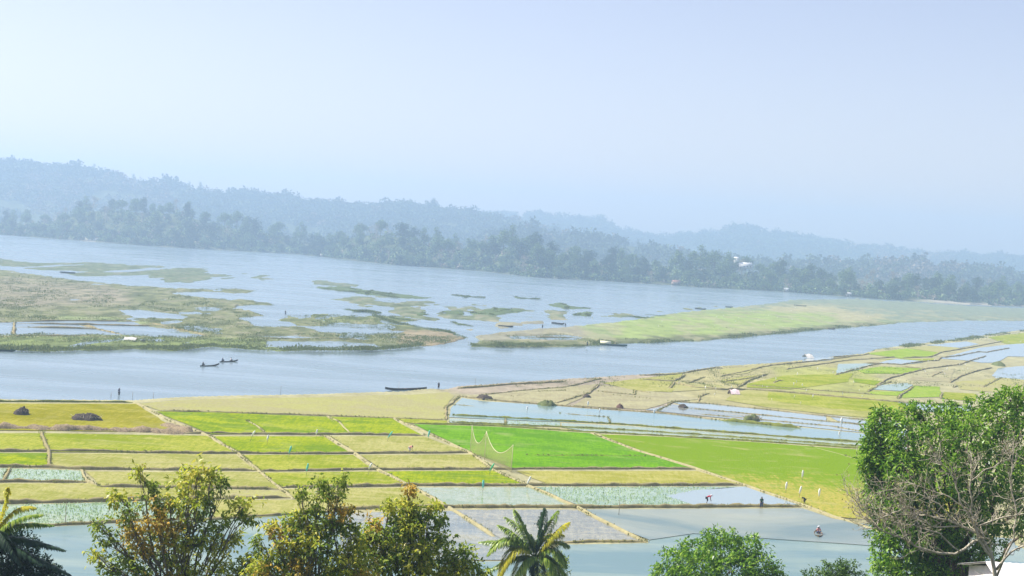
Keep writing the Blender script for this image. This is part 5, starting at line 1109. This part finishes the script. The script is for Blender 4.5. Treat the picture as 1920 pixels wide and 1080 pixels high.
# ------------------------------------------------------------------ bag markers on sticks in the crops
def marker_proto(mt, lean, bagl, name='bag_marker'):
    t = empty(name); b = MB(); h = 1.5; top = np.array([lean * h, 0, h]); b.tube([(0, 0, -.1), top * .5, top], [.022, .02, .014], 5); b.build('stick', M['stick'], t)
    q = MB(); m_ = 8; n = 7; V = []
    for i in range(n):
        f = i / (n - 1); c = top + np.array([-lean * bagl * f * 1.25 - .03, 0.02 * math.sin(f * 5), -bagl * f]); rd = (.04 + .09 * math.sin(math.pi * min(1, f * .85 + .1)))
        for k in range(m_):
            an = 2 * math.pi * k / m_; w_ = 1 + .25 * math.sin(3 * an + 4 * f); V.append(c + np.array([math.cos(an) * rd * w_, math.sin(an) * rd * w_ * .6, 0]))
    F = [(i * m_ + k, i * m_ + (k + 1) % m_, (i + 1) * m_ + (k + 1) % m_, (i + 1) * m_ + k) for i in range(n - 1) for k in range(m_)] + [tuple(range(m_))[::-1], tuple((n - 1) * m_ + k for k in range(m_))]
    q.add(V, F); q.build('bag', mt, t, True)
    return t
near_markers = [
 ((468, 828), 'white', .45, 'white bag on a leaning stick, leftmost in the bright field left of centre'), ((500, 836), 'white', .12, 'white bag on an upright stick below the end of the short path'),
 ((541, 858), 'teal', .2, 'teal and white bag standing on the bank left of the wide path'), ((574, 892), 'teal', .12, 'tall teal bag marker directly above the brownish tree'),
 ((592, 825), 'white', .1, 'small cream bag marker at the bank left of the start of the wide path'), ((689, 891), 'white', .3, 'thin white marker on the bank above the golden treetop'),
 ((725, 828), 'teal', .5, 'leaning white and green bag marker in the plot right of the wide path'), ((802, 826), 'teal', .15, 'teal bag marker at the left corner of the vivid green field'),
 ((916, 891), 'green_bag', .45, 'bright green bag on a leaning stick below the field net'), ((905, 924), 'teal', .02, 'thin grey blue marker in the pale plot below the net'), ((987, 916), 'white', .3, 'small white marker beside the narrow path below the net'),
 ((1473, 926), 'white', .05, 'cream bag on a stick, leftmost of the three on the brown ground'), ((1498, 934), 'white', .15, 'white bag on a stick, middle of the three on the brown ground'), ((1535, 939), 'white', .05, 'small white bag, rightmost of the three on the brown ground'),
 ((1504, 903), 'white', .02, 'small cream marker alone in the yellow green field above the brown ground'),
 ((988, 778), 'white', .0, 'white upright marker in the blue pool behind the vivid green field'), ((1102, 768), 'white', .0, 'small white marker at the far edge of the blue pool'), ((1124, 782), 'white', .0, 'small white marker inside the blue pool right of its centre'), ((1226, 783), 'white', .0, 'small white marker at the right part of the blue pool'),
 ((1577, 808), 'white', .0, 'bright white bag in the flooded strip left of the big mango tree'), ((1573, 825), 'white', .0, 'small pale bag just below the flooded strip near the tall pole')]
for (px, py), k, ln, lab in near_markers:
    t = marker_proto(M[k], ln, .95 if k != 'white' or py > 900 else .75); t.location = L3(px, py, .5); t.rotation_euler = (0, 0, rt.uniform(-.4, .4))
    s = 1.1 if (px, py) != (1577, 808) else 1.7; t.scale = (s, s, s); tag(t, lab, 'field marker', 'bag markers on sticks')
mp = marker_proto(M['white'], .05, .7); first = True
farm = []
rm = random.Random(12)
for poly, n, lab in [([(1400, 705), (1620, 690), (1660, 770), (1640, 782), (1440, 755)], 20, 'tiny white bag marker in the yellow green plots right of the white tarpaulin'),
                     ([(1700, 668), (1840, 676), (1850, 700), (1760, 716), (1680, 700)], 14, 'tiny white bag marker in the plots left of the right hand marsh'),
                     ([(1840, 628), (1925, 618), (1925, 648), (1850, 644)], 22, 'tiny white bag marker in the scrub at the right end of the river'),
                     ([(1180, 605), (1420, 580), (1560, 575), (1660, 590), (1620, 603), (1400, 622), (1200, 635)], 22, 'tiny white bag marker on the green spit across the river'),
                     ([(1250, 718), (1380, 720), (1380, 755), (1240, 745)], 6, 'tiny white bag marker in the tan plots left of the white tarpaulin')]:
    q = np.array(poly); k = 0
    while k < n:
        px, py = rm.uniform(q[:, 0].min(), q[:, 0].max()), rm.uniform(q[:, 1].min(), q[:, 1].max())
        if sdist(np.array([px]), np.array([py]), poly)[0] < 0: continue
        o = mp if first else copy_tree(mp); first = False; k += 1
        s = rm.uniform(.55, 1.0); o.location = L3(px, py, .5); o.scale = (s, s, s); o.rotation_euler = (0, 0, rm.uniform(0, 6)); tag(o, lab, 'field marker', lab.replace('tiny white bag marker', 'white bag markers'))

# ------------------------------------------------------------------ net hung between three poles
def field_net():
    posts = [(881, 850), (908, 862), (958, 886)]
    w = [U(a, b, .5) for a, b in posts]; hs = []
    tops = [(884, 797), (913, 809), (961, 834)]
    for (a, b), p in zip(tops, w): hs.append(P(a, b, p[1])[2] - .5)
    t = empty('field_net', w[0]); o0 = w[0]; tp = []
    for i, (p, h) in enumerate(zip(w, hs)):
        b = MB(); top = p + np.array([0.06, 0, h]) - o0; b.tube([p - o0 - np.array([0, 0, .3]), (p - o0 + top) / 2 + [.02, 0, 0], top], [.055, .05, .035], 6); b.build('post', M['bamboo'], t); tp.append(top)
    for (i, sag) in ((0, .52), (1, .50)):
        a, c = w[i] - o0, w[i + 1] - o0; ta, tc = tp[i], tp[i + 1]; n = 60; L = np.linalg.norm(c - a)
        s = np.linspace(0, 1, n); edge = ta[None] * (1 - s)[:, None] + tc[None] * s[:, None]
        curve = 4 * s * (1 - s) * (1 - (.35 * (s - .5))); edge[:, 2] -= sag * hs[i] * curve
        bot = a[None] * (1 - s)[:, None] + c[None] * s[:, None]; bot[:, 2] += .15
        r = MB(); r.tube(edge, .045, 5); r.build('top_rope', M['bamboo'], t)
        q = MB(); wv = .013; m_ = int(L / .11)
        for k in range(m_ + 1):
            f = k / m_ * (n - 1); j = min(int(f), n - 2); f -= j; e = edge[j] * (1 - f) + edge[j + 1] * f; bb = bot[j] * (1 - f) + bot[j + 1] * f; dx = (c - a) / L * wv
            q.add([bb - dx, bb + dx, e + dx, e - dx], [(0, 1, 2, 3)])
        for k in range(1, 26):
            f = k / 26; ln = bot * (1 - f) + edge * f; up = np.array([0, 0, wv])
            for j in range(0, n - 1, 3):
                j2 = min(j + 3, n - 1); q.add([ln[j] - up, ln[j2] - up, ln[j2] + up, ln[j] + up], [(0, 1, 2, 3)])
        q.build('netting', simple('net_thread', alb(196, 190, 120), .8, .1, 4), t)
    tag(t, 'sagging net hung between three pale poles beside the vivid green field', 'net')
field_net()

# ------------------------------------------------------------------ single poles and stakes
def pole(px, py, z, h, r, mt, lab, lean=0.0, name='pole', group=None):
    b = MB(); b.tube([(0, 0, -.5), (lean * h * .5, 0, h * .5), (lean * h, 0, h)], [r * 1.2, r, r * .7], 6); o = b.build(name, mt); o.location = L3(px, py, z); tag(o, lab, 'pole', group)
pole(1606, 862, .5, 3.0, .05, M['bamboo'], 'tall pale pole in the green field left of the big mango tree', -.03)
pole(1617, 902, .5, 3.2, .05, M['bamboo'], 'pale pole against the left side of the big mango tree', .02)
pole(1617, 838, .5, 1.2, .03, M['stick'], 'short stick beside the dark figure near the mango tree')
for px, py, h, lab in [(208, 746, 1.0, 'short thin stake left of the wading person'), (248, 750, 1.5, 'thin stake in the river right of the wading person'), (287, 750, 1.4, 'thin stake in the river, second right of the wading person'), (526, 740, 1.8, 'faint tall stake at the near bank above the bright green field'),
                       (891, 722, 1.6, 'slim dark post at the near bank right of the standing person'), (1117, 709, 1.0, 'stake with a dark knob on the right hand river bank'), (1022, 612, 1.2, 'stake with a dark knob in the shallows at the spit tip'), (1098, 707, .8, 'short stake on the right hand river bank'), (122, 985, 2.4, 'thin upright stake in the blue pool at the lower left'),
                       (1160, 968, 2.2, 'thin stake standing in the grey pool right of the centre path'), (881, 740, .7, 'low stake by the corner of the blue pool'), (1880, 700, 1.5, 'stake in the right hand marsh')]:
    pole(px, py, 0.0 if py < 752 else .4, h, .035, M['stick'], lab, .01, 'stake')
# dark knobs on two stakes
def heap(name, label, px, py, w, d, h, mt, seed, cat, n=30, z=.5, sticks=0, stick_m=None, group=None):
    """rough mound w x d metres"""
    r = np.linspace(0, 1, 9); th = np.linspace(0, 2 * math.pi, n, endpoint=False); V = [(0, 0, h)]
    for i, rr_ in enumerate(r[1:]):
        for a in th:
            x, y = math.cos(a) * rr_, math.sin(a) * rr_; k = float(fbm(np.array([x * 2.2 + seed]), np.array([y * 2.2]), 3, seed)[0]); e = 1 + .5 * k
            zz = h * (max(0, 1 - rr_ ** 2) ** .7) * (1 + .55 * float(fbm(np.array([x * 4 + seed]), np.array([y * 4]), 3, seed + 3)[0])); V.append((x * w / 2 * e, y * d / 2 * e, zz - (.15 if i == 7 else 0)))
    F = [(0, 1 + k, 1 + (k + 1) % n) for k in range(n)] + [(1 + i * n + k, 1 + (i + 1) * n + k, 1 + (i + 1) * n + (k + 1) % n, 1 + i * n + (k + 1) % n) for i in range(7) for k in range(n)]
    o = ob(name, mesh_np(name, V, F, [mt])); o.location = L3(px, py, z)
    if 'mound' in name: o.scale = (.85, .85, .7)
    if sticks:
        b = MB()
        for _ in range(sticks):
            a, q = rm.uniform(0, 6.28), rm.random() ** .5; p = np.array([math.cos(a) * q * w / 2, math.sin(a) * q * d / 2, h * .4]); dr = unit(np.array([rm.gauss(0, 1), rm.gauss(0, 1), .7])); ln = rm.uniform(.3, .9) * h
            b.tube([p, p + dr * ln * .6, p + dr * ln], [.03, .025, .008], 4, cap=False)
        b.build('sticks', stick_m or M['stick'], o)
    return tag(o, label, cat, group)
DK = simple('rotting_straw', alb(92, 78, 66), .95, .5, 3); GB = simple('bush_green', alb(120, 130, 70), .95, .4, 3)
heap('straw_heap', 'small dark peaked heap in the olive field at the left edge', 42, 777, 2.4, 2.4, 1.15, DK, 3, 'heap', sticks=26)
heap('straw_heap', 'wide greyish brush heap in the olive field at the left', 162, 787, 4.9, 2.8, 1.0, DK, 8, 'heap', sticks=60, stick_m=M['pale_bark'])
heap('mud_mound', 'dark rounded mound at the left end of the blue pool', 908, 748, 4.2, 5.0, 1.2, DK, 14, 'mound', sticks=20)
heap('mud_mound', 'small dark mound on the brown plots above the blue pool', 1100, 745, 2.2, 3.0, .8, DK, 17, 'mound', sticks=8)
heap('mud_mound', 'small round reddish brown mound right of the middle of the blue pool', 1162, 765, 1.7, 2, 1.1, simple('red_mud', alb(132, 100, 84), .95, .4, 3), 21, 'mound', sticks=8)
heap('mud_mound', 'dark mound at the left end of the white flooded strip', 1280, 764, 2.6, 4, .9, DK, 25, 'mound', sticks=8)
heap('grass_tussock', 'low green tussock on the upper bank of the blue pool', 1026, 760, 3.4, 4, .9, GB, 30, 'tussock', sticks=24, stick_m=GB)
heap('brush_heap', 'twiggy dark bush in the flooded strip right of centre', 1411, 788, 3.2, 3, 1.1, GB, 35, 'bush', sticks=120, stick_m=M['stick'])
heap('grass_tussock', 'dark green tussock at the right end of the river bank', 1872, 685, 3.6, 8, 1.2, GB, 38, 'tussock', sticks=30, stick_m=GB)
# tarpaulin shelters
def tarp(label, px, py, L, Wd, h, mt, rz, z=.5):
    t = empty('tarpaulin_shelter', L3(px, py, z), rz); b = MB(); V = []; n = 9
    for dz in (0, .03):
        for i in range(n):
            x = -L / 2 + L * i / (n - 1)
            for s in (-1, -.5, 0, .5, 1): V.append((x, s * Wd / 2, h * (1 - abs(s) ** 1.3) * (1 - .12 * math.sin(i)) + .1 + dz))
    F = []
    for sh in (0, 1):
        for i in range(n - 1):
            for k in range(4):
                q = (sh * n * 5 + i * 5 + k, sh * n * 5 + i * 5 + k + 1, sh * n * 5 + (i + 1) * 5 + k + 1, sh * n * 5 + (i + 1) * 5 + k); F.append(q[::-1] if sh else q)
    b.add(V, F); b.build('sheet', mt, t); q = MB()
    for x in (-L / 2, L / 2): q.tube([(x, 0, -.2), (x, 0, h + .15)], .03, 5)
    q.tube([(-L / 2, 0, h + .08), (L / 2, 0, h + .08)], .025, 5); q.build('frame', M['stick'], t); tag(t, label, 'shelter')
tarp('low white and pinkish tarpaulin shelter in the middle plots', 1376, 739, 2.2, 2.6, 1.0, M['pinkish'], R(10))
tarp('white sheet spread low on the grass across the river on the left', 245, 638, 3.2, 2.6, .7, M['dull_white'], R(0), .3)
tarp('white shelter at the water edge of the right hand plots', 1515, 671, 2.6, 4, 1.1, M['dull_white'], R(15))
heap('mud_mound', 'black bundle lying right of the white sheet across the river', 268, 640, 1.8, 1.6, .6, M['dark_cloth'], 44, 'bundle', z=.3)

# ------------------------------------------------------------------ buildings
def house(label, px, din, Wd, Dp, H, wall, roof, rz=0, z=None, pos=None, up=0):
    q = pos if pos is not None else fpos(px, din); t = empty('house', (q[0], q[1], q[2] - .3 + up), rz)
    MB().box((0, 0, H / 2), (Wd, Dp, H)).build('wall', wall, t)
    b = MB(); e = .5; V = [(-Wd / 2 - e, -Dp / 2 - e, H), (Wd / 2 + e, -Dp / 2 - e, H), (Wd / 2 + e, Dp / 2 + e, H), (-Wd / 2 - e, Dp / 2 + e, H), (-Wd / 2 - e, 0, H + Dp * .3), (Wd / 2 + e, 0, H + Dp * .3)]
    V += [(x, y, z_ + .12) for x, y, z_ in V]
    b.add(V, [(0, 4, 5, 1), (4, 3, 2, 5), (6, 7, 11, 10), (10, 11, 8, 9), (0, 1, 7, 6), (2, 3, 9, 8), (1, 5, 11, 7), (5, 2, 8, 11), (4, 0, 6, 10), (3, 4, 10, 9), (0, 1, 5, 4)]); b.build('roof', roof, t)
    for i in range(max(2, int(Wd / 3))):
        x = -Wd / 2 + Wd * (i + .5) / max(2, int(Wd / 3)); 
        if i == 0: f = MB().box((x, -Dp / 2 - .03, 1.0), (.9, .08, 2.0)).build('door', M['wood'], t)
        else:
            f = MB().box((x, -Dp / 2 - .02, H * .55), (1.2, .07, 1.1)).build('window', M['wood'], t); MB().box((x, -Dp / 2 - .07, H * .55), (.95, .04, .85)).build('pane', M['glass'], f)
    return tag(t, label, 'house')
house('white house showing above the trees on the far hillside', 1396, 96, 13, 7, 4, M['wall'], M['roof_white'], .1, up=7)
house('small white house with a spire like roof left of the white hilltop house', 1379, 100, 4, 4, 9, M['wall'], M['roof_white'], .1, up=7)
house('brown roofed bank house beside the water right of the knoll', 1270, 8, 7, 5, 2.6, M['mudwall'], M['roof_rust'], .2)
house('small white waterside hut, left one of two right of the hilltop house', 1480, 3, 4.5, 4, 2.6, M['wall'], M['roof_white'], -.1)
house('small white waterside hut, right one of two near the dark trees', 1603, 3, 4, 4, 2.4, M['wall'], M['roof_white'], .1)
house('tiny pale hut at the waterline below the leftmost dark trees', 168, 6, 5, 4, 2, M['wall'], M['roof_white'], 0)
house('tiny pale hut among the trees left of the wooded point', 598, 5, 3, 3, 2, M['wall'], M['roof_white'], 0)
# near building in the corner
p = P(1925, 1060, 62); gz = ground_z(p[0], 62)
t = empty('building', (p[0] + 4.3, 66, gz - .3)); eav = P(1925, 1135, 62)[2] - gz + .3
MB().box((0, 0, eav / 2), (8.6, 7, eav)).build('wall', M['wall'], t)
b = MB(); n = 60; V = []; rdg = 0.9
for dz in (0, .05):
    for i in range(n + 1):
        x = -4.7 + 9.4 * i / n; c_ = .03 * (i % 2)
        V += [(x, -4.1, eav - .1 + c_ + dz), (x, 0, eav + rdg + c_ + dz), (x, 4.1, eav - .1 + c_ + dz)]
F = []
for sh in (0, 1):
    o_ = sh * 3 * (n + 1)
    for i in range(n):
        for k in (0, 1): q = (o_ + 3 * i + k, o_ + 3 * (i + 1) + k, o_ + 3 * (i + 1) + k + 1, o_ + 3 * i + k + 1); F.append(q if sh else q[::-1])
b.add(V, F); b.build('roof', M['roof_white'], t)
for gx in (-4.28, 4.28):
    b = MB(); b.add([(gx + e_, y, z_) for e_ in (-.05, .05) for y, z_ in ((-3.5, eav), (3.5, eav), (0, eav + rdg - .1))], [(0, 1, 2), (3, 5, 4), (0, 3, 4, 1), (1, 4, 5, 2), (2, 5, 3, 0)]); b.build('gable', M['wall'], t)
for x in (-2.6, 0, 2.6):
    f = MB().box((x, -3.52, eav - 2), (1.2, .1, 1.2)).build('window', M['wood'], t); MB().box((x, -3.58, eav - 2), (1, .04, 1)).build('pane', M['glass'], f)
tag(t, 'building with a pale corrugated roof in the bottom right corner behind the bare tree', 'building')

# ------------------------------------------------------------------ haze
def haze():
    x0, x1, y0, y1, z0, z1 = -2700, 2700, -120, 5300, -3.2, 210
    me = mesh_np('haze', [(x0, y0, z0), (x1, y0, z0), (x1, y1, z0), (x0, y1, z0), (x0, y0, z1), (x1, y0, z1), (x1, y1, z1), (x0, y1, z1)],
                 [(3, 2, 1, 0), (4, 5, 6, 7), (0, 1, 5, 4), (1, 2, 6, 5), (2, 3, 7, 6), (3, 0, 4, 7)])
    mt = bpy.data.materials.new('haze'); mt.use_nodes = True; nt = mt.node_tree; nt.nodes.remove(nt.nodes['Principled BSDF'])
    v = N(nt, 'ShaderNodeVolumePrincipled'); v.inputs['Color'].default_value = rgba(HAZE_COL); v.inputs['Density'].default_value = HAZE_DENS; v.inputs['Anisotropy'].default_value = 0.25
    nt.links.new(v.outputs[0], nt.nodes['Material Output'].inputs['Volume']); me.materials.append(mt)
    o = ob('haze', me); o['kind'] = 'stuff'; o['label'] = 'pale blue haze lying over the river valley'; o['category'] = 'haze'
haze()
